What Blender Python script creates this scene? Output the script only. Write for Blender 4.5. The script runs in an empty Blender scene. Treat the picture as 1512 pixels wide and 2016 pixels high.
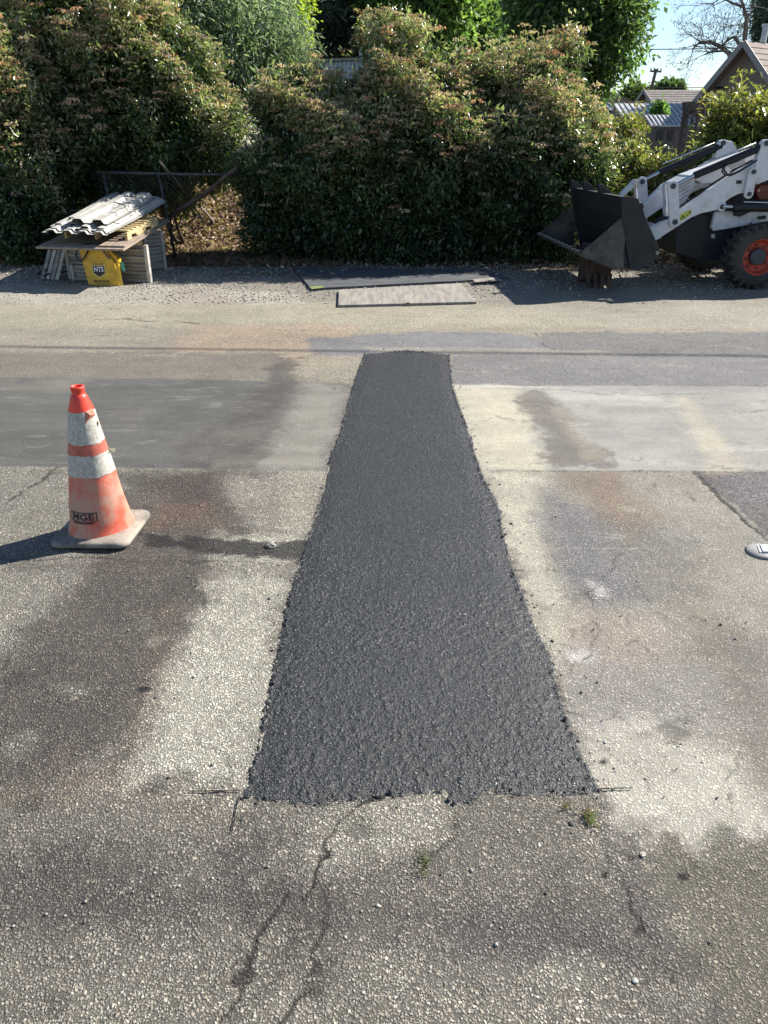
import bpy, bmesh, math, random
import numpy as np
from mathutils import Vector, Matrix, Euler

R = math.radians
C = bpy.context.scene.collection
# ---------------------------------------------------------------- camera
F_PX, CX, CY = 1514.0, 756.0, 1008.0
CAM_H = 1.65
PITCH = math.atan((1008.0 - 280.0) / F_PX)
ST, CT = math.sin(PITCH), math.cos(PITCH)
cam_d = bpy.data.cameras.new('camera'); cam = bpy.data.objects.new('camera', cam_d); C.objects.link(cam)
cam.location = (0, 0, CAM_H); cam.rotation_euler = (math.pi/2 - PITCH, 0, 0)
cam_d.sensor_fit = 'VERTICAL'; cam_d.sensor_height = 24.0; cam_d.lens = F_PX/2016.0*24.0
cam_d.clip_start = 0.05; cam_d.clip_end = 3000
bpy.context.scene.camera = cam
# ---------------------------------------------------------------- light
SUN_AZ, SUN_EL = R(30), R(37)          # azimuth from +X towards +Y
sd = Vector((math.cos(SUN_EL)*math.cos(SUN_AZ), math.cos(SUN_EL)*math.sin(SUN_AZ), math.sin(SUN_EL)))
w = bpy.data.worlds.new('World'); bpy.context.scene.world = w; w.use_nodes = True
nt = w.node_tree; nt.nodes.clear()
sky = nt.nodes.new('ShaderNodeTexSky'); sky.sky_type = 'NISHITA'; sky.sun_disc = False
sky.sun_elevation = SUN_EL; sky.sun_rotation = math.atan2(sd.x, sd.y)
sky.air_density = 1.0; sky.dust_density = 0.2; sky.ozone_density = 3.0
bg = nt.nodes.new('ShaderNodeBackground'); bg.inputs[1].default_value = 0.072
wo = nt.nodes.new('ShaderNodeOutputWorld')
nt.links.new(sky.outputs[0], bg.inputs[0]); nt.links.new(bg.outputs[0], wo.inputs[0])
sun_d = bpy.data.lights.new('sun', 'SUN'); sun_d.energy = 5.0; sun_d.angle = R(0.5); sun_d.color = (1.0, 0.955, 0.88)
sun = bpy.data.objects.new('sun', sun_d); C.objects.link(sun)
sun.rotation_euler = sd.to_track_quat('Z', 'Y').to_euler()
vs = bpy.context.scene.view_settings
vs.view_transform = 'Standard'; vs.look = 'None'; vs.gamma = 1; vs.exposure = 1.12; vs.use_curve_mapping = False

# ---------------------------------------------------------------- measuring helpers (photo pixel -> world point at a known depth)
def ray(px, py):
    u, v = (px-CX)/F_PX, (py-CY)/F_PX
    return Vector((u, CT - ST*v, -(ST + CT*v)))
def at(px, py, Y):
    d = ray(px, py); t = Y/d.y
    return Vector((d.x*t, Y, CAM_H + d.z*t))
def gnd(px, py, z=0.0):
    d = ray(px, py); t = (z-CAM_H)/d.z
    return Vector((d.x*t, d.y*t, z))
def lin(c):
    o = []
    for v in c:
        v = v/255.0
        o.append(v/12.92 if v <= 0.04045 else ((v+0.055)/1.055)**2.4)
    return o
KL = 1.75
def alb(c, k=KL): return [v/k for v in lin(c)]

# ---------------------------------------------------------------- materials
def mat(name, col, rough=0.7, metal=0.0, var=0.0, vscale=6.0, bump=0.0, bscale=40.0, col2=None, spec=0.5, stretch=None, emis=None, mixlo=0.4, mixhi=0.6):
    m = bpy.data.materials.new(name); m.use_nodes = True
    n = m.node_tree; b = n.nodes['Principled BSDF']
    b.inputs['Base Color'].default_value = (*col, 1); b.inputs['Roughness'].default_value = rough
    b.inputs['Metallic'].default_value = metal; b.inputs['Specular IOR Level'].default_value = spec
    tc = n.nodes.new('ShaderNodeTexCoord'); src = tc.outputs['Object']
    if stretch:
        mp = n.nodes.new('ShaderNodeMapping'); mp.inputs['Scale'].default_value = stretch
        n.links.new(src, mp.inputs[0]); src = mp.outputs[0]
    if var > 0 or col2:
        nz = n.nodes.new('ShaderNodeTexNoise'); nz.inputs['Scale'].default_value = vscale; nz.inputs['Detail'].default_value = 8
        nz.inputs['Roughness'].default_value = 0.65
        n.links.new(src, nz.inputs['Vector'])
        rp = n.nodes.new('ShaderNodeValToRGB')
        c2 = col2 if col2 else [c*(1-var) for c in col]
        c1 = col if col2 else [min(1, c*(1+var*0.6)) for c in col]
        rp.color_ramp.elements[0].position = mixlo; rp.color_ramp.elements[0].color = (*c2, 1)
        rp.color_ramp.elements[1].position = mixhi; rp.color_ramp.elements[1].color = (*c1, 1)
        n.links.new(nz.outputs[0], rp.inputs[0]); n.links.new(rp.outputs[0], b.inputs['Base Color'])
    if bump > 0:
        nb = n.nodes.new('ShaderNodeTexNoise'); nb.inputs['Scale'].default_value = bscale; nb.inputs['Detail'].default_value = 6
        n.links.new(src, nb.inputs['Vector'])
        bp = n.nodes.new('ShaderNodeBump'); bp.inputs['Strength'].default_value = 1.0; bp.inputs['Distance'].default_value = bump
        n.links.new(nb.outputs[0], bp.inputs['Height']); n.links.new(bp.outputs[0], b.inputs['Normal'])
    return m

def attr_mat(name, attr='tint', rough=0.45, trans=0.0, spec=0.5, noise=0.0):
    m = bpy.data.materials.new(name); m.use_nodes = True
    n = m.node_tree; b = n.nodes['Principled BSDF']; out = n.nodes['Material Output']
    a = n.nodes.new('ShaderNodeAttribute'); a.attribute_name = attr
    n.links.new(a.outputs['Color'], b.inputs['Base Color'])
    b.inputs['Roughness'].default_value = rough; b.inputs['Specular IOR Level'].default_value = spec
    if trans > 0:
        t = n.nodes.new('ShaderNodeBsdfTranslucent'); mx = n.nodes.new('ShaderNodeMixShader'); mx.inputs[0].default_value = trans
        g = n.nodes.new('ShaderNodeMix'); g.data_type = 'RGBA'; g.blend_type = 'MULTIPLY'; g.inputs[0].default_value = 1
        g.inputs[7].default_value = (1.3, 1.45, 0.7, 1)
        n.links.new(a.outputs['Color'], g.inputs[6]); n.links.new(g.outputs[2], t.inputs['Color'])
        n.links.new(b.outputs[0], mx.inputs[1]); n.links.new(t.outputs[0], mx.inputs[2]); n.links.new(mx.outputs[0], out.inputs[0])
    return m

# ---------------------------------------------------------------- mesh helpers
class MB:
    def __init__(s): s.v = []; s.f = []
    def add(s, vs, fs):
        o = len(s.v); s.v += [tuple(v) for v in vs]; s.f += [tuple(i+o for i in f) for f in fs]; return s
    def box(s, c, size, rot=None):
        hx, hy, hz = size[0]/2, size[1]/2, size[2]/2
        vs = [Vector((x*hx, y*hy, z*hz)) for x in (-1, 1) for y in (-1, 1) for z in (-1, 1)]
        if rot is not None: vs = [rot @ v for v in vs]
        c = Vector(c)
        return s.add([v+c for v in vs], [(0,1,3,2),(4,6,7,5),(0,4,5,1),(2,3,7,6),(0,2,6,4),(1,5,7,3)])
    def beam(s, a, b, wd, ht, up=Vector((0,0,1))):
        a, b = Vector(a), Vector(b); d = (b-a).normalized(); sx = d.cross(up)
        if sx.length < 1e-4: sx = d.cross(Vector((1,0,0)))
        sx.normalize(); uz = sx.cross(d)
        vs = [p + sx*i*wd/2 + uz*j*ht/2 for p in (a, b) for i, j in ((-1,-1),(1,-1),(1,1),(-1,1))]
        return s.add(vs, [(0,1,2,3),(7,6,5,4),(0,4,5,1),(1,5,6,2),(2,6,7,3),(3,7,4,0)])
    def prism(s, poly, fn, t0, t1):
        n = len(poly)
        # triangulate safely for concave outlines
        bm = bmesh.new(); vv = [bm.verts.new((p[0], p[1], 0)) for p in poly]
        fc = bm.faces.new(vv); bm.normal_update()
        res = bmesh.ops.triangulate(bm, faces=[fc]); bm.verts.index_update()
        tris = [tuple(v.index for v in t.verts) for t in bm.faces]; bm.free()
        vs = [fn(p, t0) for p in poly] + [fn(p, t1) for p in poly]
        fs = [t for t in tris] + [tuple(i+n for i in reversed(t)) for t in tris]
        fs += [(i, i+n, (i+1) % n + n, (i+1) % n) for i in range(n)]
        return s.add(vs, fs)
    def tube(s, pts, r, n=8, cap=True):
        pts = [Vector(p) for p in pts]; rs = r if isinstance(r, (list, tuple)) else [r]*len(pts)
        rings = []; prev = None
        for i, p in enumerate(pts):
            d = (pts[min(i+1, len(pts)-1)] - pts[max(i-1, 0)]).normalized()
            if prev is None:
                a = d.cross(Vector((0,0,1)));
                if a.length < 1e-3: a = d.cross(Vector((1,0,0)))
            else: a = prev - d*prev.dot(d)
            a.normalize(); prev = a; b = d.cross(a)
            rings.append([p + (a*math.cos(2*math.pi*k/n) + b*math.sin(2*math.pi*k/n))*rs[i] for k in range(n)])
        vs = [v for rg in rings for v in rg]; fs = []
        for i in range(len(pts)-1):
            for k in range(n):
                fs.append((i*n+k, i*n+(k+1) % n, (i+1)*n+(k+1) % n, (i+1)*n+k))
        if cap: fs += [tuple(reversed(range(n))), tuple(range((len(pts)-1)*n, len(pts)*n))]
        return s.add(vs, fs)
    def lathe(s, prof, n=32, c=(0,0,0), wob=None):
        c = Vector(c); vs = []; fs = []
        for r, z in prof:
            for k in range(n):
                a = 2*math.pi*k/n; rr = r if wob is None else r*wob(a, z)
                vs.append(c + Vector((rr*math.cos(a), rr*math.sin(a), z)))
        for i in range(len(prof)-1):
            for k in range(n): fs.append((i*n+k, i*n+(k+1) % n, (i+1)*n+(k+1) % n, (i+1)*n+k))
        return s.add(vs, fs)
    def build(s, name, m, parent=None, smooth=False, bevel=0.0, recalc=True):
        me = bpy.data.meshes.new(name); me.from_pydata(s.v, [], s.f)
        if recalc:
            bm = bmesh.new(); bm.from_mesh(me); bmesh.ops.recalc_face_normals(bm, faces=bm.faces); bm.to_mesh(me); bm.free()
        me.materials.append(m)
        if smooth: me.polygons.foreach_set('use_smooth', [True]*len(me.polygons))
        o = bpy.data.objects.new(name, me); C.objects.link(o)
        if parent: o.parent = parent
        if bevel > 0:
            b = o.modifiers.new('bevel', 'BEVEL'); b.width = bevel; b.segments = 2; b.limit_method = 'ANGLE'; b.angle_limit = R(40)
        return o
def tag(o, label=None, cat=None, group=None, kind=None):
    if label: o['label'] = label
    if cat: o['category'] = cat
    if group: o['group'] = group
    if kind: o['kind'] = kind
    return o
def empty(name, loc=(0,0,0), rz=0):
    o = bpy.data.objects.new(name, None); C.objects.link(o); o.location = loc; o.rotation_euler = (0,0,rz); o.empty_display_size = 0.1
    return o
def copy_tree(o, parent=None):
    c = o.copy(); C.objects.link(c); c.parent = parent
    for ch in list(o.children): copy_tree(ch, c)
    return c
def arr_mesh(name, V, Fq, m, parent=None, color=None, attrs=None, smooth=False):
    """V (N,3) float, Fq (M,k) int"""
    me = bpy.data.meshes.new(name); k = Fq.shape[1]
    me.vertices.add(len(V)); me.vertices.foreach_set('co', np.ascontiguousarray(V, dtype=np.float32).ravel())
    me.loops.add(Fq.size); me.loops.foreach_set('vertex_index', np.ascontiguousarray(Fq, dtype=np.int32).ravel())
    me.polygons.add(len(Fq)); me.polygons.foreach_set('loop_start', np.arange(0, Fq.size, k, dtype=np.int32))
    if smooth: me.polygons.foreach_set('use_smooth', np.ones(len(Fq), dtype=bool))
    me.update(calc_edges=True)
    if color is not None:
        a = me.attributes.new('tint', 'FLOAT_COLOR', 'POINT')
        cc = np.ones((len(V), 4), dtype=np.float32); cc[:, :3] = color; a.data.foreach_set('color', cc.ravel())
    for nm, val in (attrs or {}).items():
        a = me.attributes.new(nm, 'FLOAT', 'POINT'); a.data.foreach_set('value', np.ascontiguousarray(val, dtype=np.float32))
    me.materials.append(m)
    o = bpy.data.objects.new(name, me); C.objects.link(o)
    if parent: o.parent = parent
    return o
def text_obj(name, s, size, m, parent, mtx, extrude=0.0015, bold=0.0, xs=1.0):
    cu = bpy.data.curves.new(name, 'FONT'); cu.body = s; cu.size = size; cu.extrude = extrude; cu.offset = bold
    cu.align_x = 'CENTER'; cu.align_y = 'CENTER'; cu.resolution_u = 3
    t = bpy.data.objects.new(name, cu); C.objects.link(t)
    bpy.context.view_layer.update()
    me = bpy.data.meshes.new_from_object(t.evaluated_get(bpy.context.evaluated_depsgraph_get()))
    bpy.data.objects.remove(t)
    for v in me.vertices: v.co.x *= xs
    me.transform(mtx); me.materials.clear(); me.materials.append(m)
    o = bpy.data.objects.new(name, me); C.objects.link(o); o.parent = parent
    return o

# ---------------------------------------------------------------- numpy noise
def _h(ix, iy, seed):
    n = (ix.astype(np.int64)*374761393 + iy.astype(np.int64)*668265263 + seed*974634777) & 0xFFFFFFFF
    n = ((n ^ (n >> 13))*1274126177) & 0xFFFFFFFF
    n = (n ^ (n >> 16)) & 0xFFFFFFFF
    n = (n*2246822519) & 0xFFFFFFFF
    return ((n ^ (n >> 15)) & 0xFFFFFF)/float(0xFFFFFF)
def vnoise(x, y, s, seed=0):
    x = x/s; y = y/s; ix = np.floor(x); iy = np.floor(y); fx = x-ix; fy = y-iy
    fx = fx*fx*(3-2*fx); fy = fy*fy*(3-2*fy); ix = ix.astype(np.int64); iy = iy.astype(np.int64)
    a = _h(ix, iy, seed); b = _h(ix+1, iy, seed); c = _h(ix, iy+1, seed); d = _h(ix+1, iy+1, seed)
    return (a*(1-fx)+b*fx)*(1-fy) + (c*(1-fx)+d*fx)*fy
def fbm(x, y, s, seed=0, o=4):
    t = 0; a = 1; n = 0
    for k in range(o):
        t = t + a*(vnoise(x+k*7.3, y-k*3.1, s, seed+k*17)-0.5); n += a*0.5; a *= 0.55; s *= 0.5
    return t/n
def worley(x, y, cell, seed=0):
    x = x/cell; y = y/cell; ix = np.floor(x).astype(np.int64); iy = np.floor(y).astype(np.int64)
    f1 = np.full(x.shape, 9.0); f2 = np.full(x.shape, 9.0); hh = np.zeros(x.shape)
    for dx in (-1, 0, 1):
        for dy in (-1, 0, 1):
            jx = ix+dx; jy = iy+dy
            d = np.hypot(jx+_h(jx, jy, seed)-x, jy+_h(jx, jy, seed+1)-y)
            m = d < f1
            f2 = np.where(m, f1, np.minimum(f2, d)); hh = np.where(m, _h(jx, jy, seed+2), hh); f1 = np.where(m, d, f1)
    return f1, f2, hh
def sstep(a, b, x):
    t = np.clip((x-a)/(b-a), 0, 1); return t*t*(3-2*t)
def sdpoly(x, y, P):
    """signed distance, positive inside"""
    P = np.array(P); d = np.full(x.shape, 1e9); ins = np.zeros(x.shape, bool)
    for i in range(len(P)):
        a = P[i]; b = P[(i+1) % len(P)]; e = b-a
        wx = x-a[0]; wy = y-a[1]; t = np.clip((wx*e[0]+wy*e[1])/(e@e+1e-12), 0, 1)
        d = np.minimum(d, np.hypot(wx-t*e[0], wy-t*e[1]))
        c = ((a[1] > y) != (b[1] > y)) & (x < (b[0]-a[0])*(y-a[1])/((b[1]-a[1]) if b[1] != a[1] else 1e-9) + a[0])
        ins ^= c
    return np.where(ins, d, -d)
def dline(x, y, P):
    P = np.array(P); d = np.full(x.shape, 1e9)
    for i in range(len(P)-1):
        a = P[i]; b = P[i+1]; e = b-a
        wx = x-a[0]; wy = y-a[1]; t = np.clip((wx*e[0]+wy*e[1])/(e@e+1e-12), 0, 1)
        d = np.minimum(d, np.hypot(wx-t*e[0], wy-t*e[1]))
    return d
def pw(pts): return [tuple(gnd(*p).xy) for p in pts]

# ================================================================ GROUND
def axis(segs):
    out = []
    for a, b, s0, s1 in segs:
        p = a
        while p < b - 1e-6:
            out.append(p); t = (p-a)/(b-a); p += s0 + (s1-s0)*t
    out.append(segs[-1][1]); return np.array(out)
xs_r = axis([(0, 1.45, .0078, .0085), (1.45, 3.2, .009, .02), (3.2, 8, .02, .06), (8, 30, .1, 4), (30, 600, 6, 90)])
xs = np.concatenate([-xs_r[:0:-1], xs_r])
ys = axis([(-300, -5, 60, 3), (-5, .7, 1.5, .05), (.7, 3.0, .0072, .0085), (3.0, 6.5, .0085, .02), (6.5, 14, .022, .05), (14, 40, .1, 4), (40, 700, 8, 120)])
GX, GY = np.meshgrid(xs, ys); gx = GX.ravel(); gy = GY.ravel()
near = (gy > .6) & (gy < 16) & (np.abs(gx) < 9)
idx = np.where(near)[0]; x = gx[idx]; y = gy[idx]

PATCH = pw([(476,1575),(505,1470),(545,1290),(575,1150),(612,1040),(640,930),(672,840),(692,765),(716,698),(803,690),(886,700),(893,765),(917,830),(948,930),(985,1010),(1003,1100),(1040,1200),(1085,1300),(1120,1420),(1150,1500),(1180,1560),(1100,1566),(960,1562),(945,1582),(888,1590),(872,1566),(740,1570),(640,1592),(560,1586)])
bigw = fbm(x, y, .35, 3, 5); midw = fbm(x, y, .12, 9, 4); finew = fbm(x, y, .04, 21, 3)
col = np.zeros((len(x), 3)); coarse = np.ones(len(x)); hgt = np.zeros(len(x))
col[:] = alb((158,151,131))
def lay(pts, c, st=1.0, soft=.06, amp=.08, co=None, nz=None, k=KL):
    global col, coarse
    P = pw(pts); P0 = np.array(P); mrg = soft+amp*2+.05
    s = (x > P0[:,0].min()-mrg) & (x < P0[:,0].max()+mrg) & (y > P0[:,1].min()-mrg) & (y < P0[:,1].max()+mrg)
    if not s.any(): return
    d = sdpoly(x[s], y[s], P) + amp*(bigw[s]*.7+midw[s]*.65+finew[s]*.55)
    m = sstep(-soft, soft, d)*st
    if nz is not None: m = m*np.clip(nz[s], 0, 1)
    col[s] = col[s]*(1-m[:,None]) + np.array(alb(c, k))[None]*m[:,None]
    if co is not None: coarse[s] = coarse[s]*(1-m) + co*m
def crk(pts, wd, c, st=1.0, dep=0.0, wob=.02, co=None):
    global col
    P = pw(pts); P0 = np.array(P)
    s = (x > P0[:,0].min()-.2) & (x < P0[:,0].max()+.2) & (y > P0[:,1].min()-.2) & (y < P0[:,1].max()+.2)
    xx = x[s] + wob*midw[s]; yy = y[s] + wob*fbm(x[s], y[s], .09, 77, 3); xx = xx + .018*fbm(x[s], y[s], .045, 78, 3)
    d = dline(xx, yy, P); wv_ = wd*np.clip(.75+.8*fbm(x[s], y[s], .07, 55, 3), .2, 1.1); m = (1-sstep(wv_*.3, wv_, d))*st*np.clip(.95+.5*fbm(x[s], y[s], .15, 56, 2), .4, 1)
    col[s] = col[s]*(1-m[:,None]) + np.array(alb(c))[None]*m[:,None]
    hgt[s] -= dep*m
    if co is not None: coarse[s] = coarse[s]*(1-m)+co*m
blot = sstep(-.35, .45, bigw+.4*midw)
speck = sstep(.0, .5, midw+.5*finew)
# general bottom asphalt
lay([(-900,922),(2400,930),(2600,2300),(-1200,2300)], (140,134,119), 1, .02, .02, 1.0)
lay([(-600,922),(330,920),(300,1040),(120,1180),(0,1340),(-600,1500)], (160,155,138), .8, .12, .15)
lay([(240,930),(545,930),(585,1060),(520,1120),(400,1230),(330,1330),(250,1480),(90,1590),(-200,1580),(-150,1450),(90,1200),(230,1060)], (98,91,82), .8, .09, .16)
lay([(420,1060),(590,1050),(545,1300),(480,1545),(250,1550),(310,1370),(400,1200)], (196,191,170), .95, .07, .1, .85)
lay([(430,940),(640,930),(600,1050),(500,1050)], (170,164,146), .8, .06, .08)
lay([(300,940),(420,940),(440,1010),(320,1050)], (92,80,72), .7, .1, .08)
lay([(560,925),(640,928),(605,1045),(560,1040)], (190,184,160), .7, .05, .06)
lay([(310,1200),(350,1190),(330,1340),(290,1440),(200,1560),(190,1520),(280,1400)], (150,128,106), .3, .08, .08)
lay([(640,995),(290,1010),(300,1040),(420,1000)], (140,116,96), .2, .08, .06)
lay([(300,990),(420,985),(430,1035),(290,1040)], (150,124,100), .3, .06, .06)
lay([(275,1054),(380,1058),(500,1070),(612,1068),(606,1104),(520,1096),(420,1090),(300,1078)], (50,48,45), .88, .02, .07, 1.3)
lay([(20,1100),(590,1106),(585,1140),(20,1125)], (110,102,92), .5, .05, .06)
lay([(130,1500),(480,1560),(450,1620),(100,1560)], (172,154,130), .2, .08, .1)
lay([(-200,1545),(150,1550),(140,1600),(-200,1600)], (170,154,130), .28, .04, .08)
lay([(-400,1620),(100,1650),(330,1720),(620,1760),(660,1860),(500,1890),(200,1860),(-400,1830)], (98,93,85), .7, .1, .2)
lay([(480,1700),(1260,1760),(1280,1900),(900,1900),(480,1880)], (106,100,91), .75, .1, .2)
lay([(-500,1880),(500,1890),(1180,1920),(1180,2200),(-500,2200)], (158,152,134), .75, .1, .18)
lay([(700,1580),(1140,1580),(1180,1760),(800,1780),(640,1700)], (134,128,113), .6, .1, .12)
lay([(640,1590),(740,1572),(880,1572),(860,1640),(700,1690),(620,1720)], (182,176,156), .75, .05, .07)
lay([(820,1830),(1180,1830),(1240,1880),(900,1900)], (100,96,94), .5, .06, .1)
lay([(1240,1620),(1600,1640),(1700,2100),(1420,2100),(1300,1850)], (128,122,104), .8, .08, .1, .75)
lay([(1200,1600),(1250,1640),(1300,1800),(1340,1900),(1440,2060),(1380,2060),(1290,1900),(1230,1760),(1190,1660)], (116,109,102), .65, .04, .1)
# right lower side
lay([(950,925),(2000,930),(2400,1640),(1230,1640),(1180,1560),(1080,1300),(1010,1100)], (164,158,143), 1, .03, .05, .5)
lay([(955,930),(1080,935),(1060,1040),(1120,1150),(1120,1260),(1090,1300),(1010,1110)], (205,199,176), .85, .08, .1, .35)
lay([(1060,960),(1340,1060),(1370,1180),(1180,1200),(1090,1140)], (142,140,137), .8, .08, .12, .8)
lay([(1090,925),(1220,925),(1290,1020),(1260,1060),(1170,1020)], (140,120,96), .65, .1, .1)
lay([(1190,1040),(1330,1060),(1500,1250),(1560,1600),(1430,1520),(1370,1300)], (146,138,118), .55, .1, .16, .6)
lay([(1380,1240),(1600,1250),(1700,1560),(1480,1560),(1420,1420)], (124,117,109), .5, .1, .16)
lay([(1110,1190),(1300,1210),(1330,1300),(1230,1350),(1120,1290)], (196,174,156), .4, .09, .1)
lay([(1130,1290),(1420,1310),(1440,1430),(1180,1470),(1110,1390)], (164,158,150), .6, .1, .12)
lay([(1140,1470),(1260,1420),(1440,1480),(1560,1640),(1240,1650),(1190,1560)], (202,196,178), .9, .07, .12, .35)
lay([(1120,1285),(1170,1280),(1175,1300),(1125,1302)], (228,225,216), .6, .03, .03, .2)
lay([(1150,1140),(1190,1150),(1200,1180),(1180,1175)], (225,222,212), .6, .02, .03, .2)
lay([(1370,928),(2200,932),(2600,1300),(1545,1080)], (130,124,118), 1, .01, .03, 1.5)
lay([(1430,935),(2200,935),(2300,1010),(1470,1000)], (142,134,130), .7, .06, .1, 1.2)
# road band and slabs
lay([(-3500,600),(5000,600),(3200,745),(-1700,745)], (170,162,141), 1, .04, .1, .75)
lay([(-3500,590),(5000,600),(5000,650),(-3500,640)], (186,178,154), .8, .12, .25, .7)
lay([(380,640),(700,640),(690,735),(330,705)], (190,169,143), .7, .12, .2)
lay([(-3000,690),(560,695),(560,748),(-3000,740)], (132,126,114), .85, .06, .1, .5)
lay([(590,700),(740,695),(700,760),(590,750)], (176,168,146), .8, .06, .12)
lay([(620,668),(830,652),(1050,660),(1100,700),(600,702)], (138,137,137), .9, .04, .12, .5)
lay([(885,700),(3600,690),(3000,775),(893,765)], (143,141,138), .9, .02, .05, .6)
lay([(1050,655),(3800,648),(3700,700),(1090,700)], (132,130,126), .9, .03, .1, .8)
lay([(720,684),(900,684),(1200,690),(1200,698),(720,697)], (180,172,152), .6, .04, .08)
lay([(-2400,738),(345,745),(690,756),(694,765),(640,927),(0,919),(-2400,918)], (104,103,98), 1, .012, .02, .1)
lay([(600,755),(690,757),(640,927),(480,925),(540,850)], (156,151,138), .85, .12, .14, .12)
lay([(-100,742),(340,748),(520,752),(400,775),(0,768)], (136,132,120), .7, .06, .14, .1, blot)
lay([(545,700),(598,705),(560,800),(500,925),(360,922),(350,880),(470,810)], (92,86,82), .75, .06, .12, .2)
lay([(250,800),(560,800),(480,920),(240,900)], (120,116,106), .6, .1, .2, .1, blot)
lay([(893,758),(3000,768),(2600,932),(950,925),(917,830)], (166,164,155), 1, .012, .02, .1)
lay([(893,758),(1030,760),(1085,930),(950,925)], (198,190,166), .85, .08, .1, .12)
lay([(1015,758),(1075,765),(1145,850),(1215,920),(1090,925),(1050,840)], (116,108,101), .8, .05, .12, .2)
lay([(1080,800),(1110,800),(1190,900),(1150,910)], (172,164,142), .5, .04, .05)
lay([(1330,780),(1365,790),(1470,930),(1400,930)], (202,190,164), .6, .06, .08)
lay([(1060,765),(1300,775),(1330,800),(1120,800)], (192,188,176), .6, .06, .1)
lay([(893,756),(1075,760),(1075,764),(893,762)], (210,205,190), .7, .015, .02)
# gravel strip, litter
lay([(-3500,520),(480,515),(1000,535),(5000,520),(5000,606),(1000,600),(660,590),(-3500,592)], (170,163,145), 1, .25, .35, 1.1)
lay([(-3500,560),(330,560),(590,580),(600,600),(-3500,600)], (198,191,170), .85, .1, .25, .9)
lay([(330,560),(420,570),(480,600),(330,610)], (168,146,130), .3, .1, .1)
lay([(1080,560),(3600,545),(3600,640),(1240,640),(1000,605)], (172,166,146), .75, .15, .2, .7)
lay([(-3800,400),(5000,400),(5000,528),(1000,530),(560,516),(480,505),(90,510),(-3500,512)], (92,70,50), 1, .15, .3, .5)
lay([(430,520),(640,520),(640,545),(430,545)], (80,66,52), .6, .15, .2)
litter_n = fbm(x, y, .5, 91, 3)
# large soft mottling everywhere + dusty streaks running along the lane
mot = 1 + .16*fbm(x, y, .9, 5, 4) + .15*fbm(x, y, .2, 31, 4) + .08*fbm(x, y, .04, 35, 2)
streak = fbm(x*.35, y*2.2, .25, 44, 4)
smooth_m = np.clip(1.2-coarse*1.6, 0, 1)
mot *= 1 + .16*streak*smooth_m + .06*streak
col *= 1.09*mot[:, None]*np.stack([np.ones_like(coarse), np.full_like(coarse,.992), 1.0+.06*np.clip(coarse,0,1)], 1)
wmask = smooth_m*sstep(.3, .8, fbm(x*.5, y*2.0, .12, 61, 4))*(x < 0)
col = col*(1-.45*wmask[:,None]) + np.array(alb((175,172,162)))[None]*.45*wmask[:,None]
# cracks
crk([(760,1568),(700,1588),(668,1620),(640,1655),(628,1710),(600,1760)], .011, (48,44,40), .95, .005, .04)
crk([(1362,928),(1400,960),(1440,1000),(1480,1040),(1530,1075)], .022, (44,41,38), .95, .006)
crk([(890,1600),(900,1640),(850,1690)], .013, (56,52,47), .8, .005)
crk([(640,1740),(560,1880),(520,1960),(480,2040)], .03, (104,98,88), .5, .001, .06)
crk([(560,1760),(500,1870),(470,1990),(450,2040)], .012, (50,46,42), .85, .005, .05)
crk([(640,1760),(610,1900),(570,1990),(540,2040)], .012, (50,46,42), .85, .005, .05)
crk([(0,1104),(120,1098),(280,1106),(400,1108),(590,1112)], .012, (70,64,58), .6, .003, .05)
crk([(110,918),(80,945),(40,970),(20,985)], .018, (56,52,48), .85, .004, .03)
crk([(190,630),(250,628),(300,633)], .035, (50,46,42), .9, .006, .06)
crk([(345,633),(390,637)], .03, (50,46,42), .9, .006, .05)
crk([(1090,690),(1060,668),(1050,655)], .02, (90,86,80), .6, 0, .04)
crk([(1200,1690),(1260,1790),(1290,1880),(1390,2050)], .012, (56,52,49), .9, .004, .06)
crk([(-2400,918),(0,917),(110,919),(330,921),(638,928)], .012, (140,136,124), .4, .003, .01)
crk([(950,926),(1400,930),(2400,935)], .012, (110,104,96), .5, .004, .01)
crk([(1030,762),(1110,768),(1250,778),(1400,775)], .014, (90,88,84), .5, .0, .05)
crk([(950,1079),(1200,1080),(1440,1082)], .006, (205,200,186), .5, 0, .004)
crk([(950,830),(1000,815),(1080,820),(1160,830)], .01, (150,143,126), .5, 0, .05)
rs = random.Random(4)
for i in range(70):
    a_ = rs.uniform(10,640); b_ = rs.uniform(750,915); L_ = rs.uniform(8,50)
    crk([(a_,b_),(a_+L_*.5,b_+rs.uniform(-4,4)),(a_+L_,b_+rs.uniform(-7,3))], rs.uniform(.004,.012), (150,149,143), rs.uniform(.15,.5), 0, .02)
for i in range(60):
    a_ = rs.uniform(900,1500); b_ = rs.uniform(765,925); L_ = rs.uniform(10,70); q_ = rs.random()
    crk([(a_,b_),(a_+L_*.5,b_+rs.uniform(-5,5)),(a_+L_,b_+rs.uniform(-9,12))], rs.uniform(.005,.022), (205,202,192) if q_ < .6 else (118,114,108), rs.uniform(.2,.6), 0, .05)
for i in range(80):
    a_ = rs.uniform(-60,1560); b_ = rs.uniform(602,738); L_ = rs.uniform(10,110); q_ = rs.random()
    crk([(a_,b_),(a_+L_*.5,b_+rs.uniform(-3,3)),(a_+L_,b_+rs.uniform(-4,4))], rs.uniform(.01,.035), (198,190,168) if q_ < .5 else (96,90,82), rs.uniform(.15,.55), 0, .08)
for i in range(46):
    a_ = rs.uniform(960,1500); b_ = rs.uniform(940,1560); L_ = rs.uniform(6,50)
    crk([(a_,b_),(a_+L_*.5,b_+rs.uniform(-12,5)),(a_+L_,b_+rs.uniform(0,22))], rs.uniform(.004,.012), (92,86,80), rs.uniform(.25,.7), .001, .04)
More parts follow.
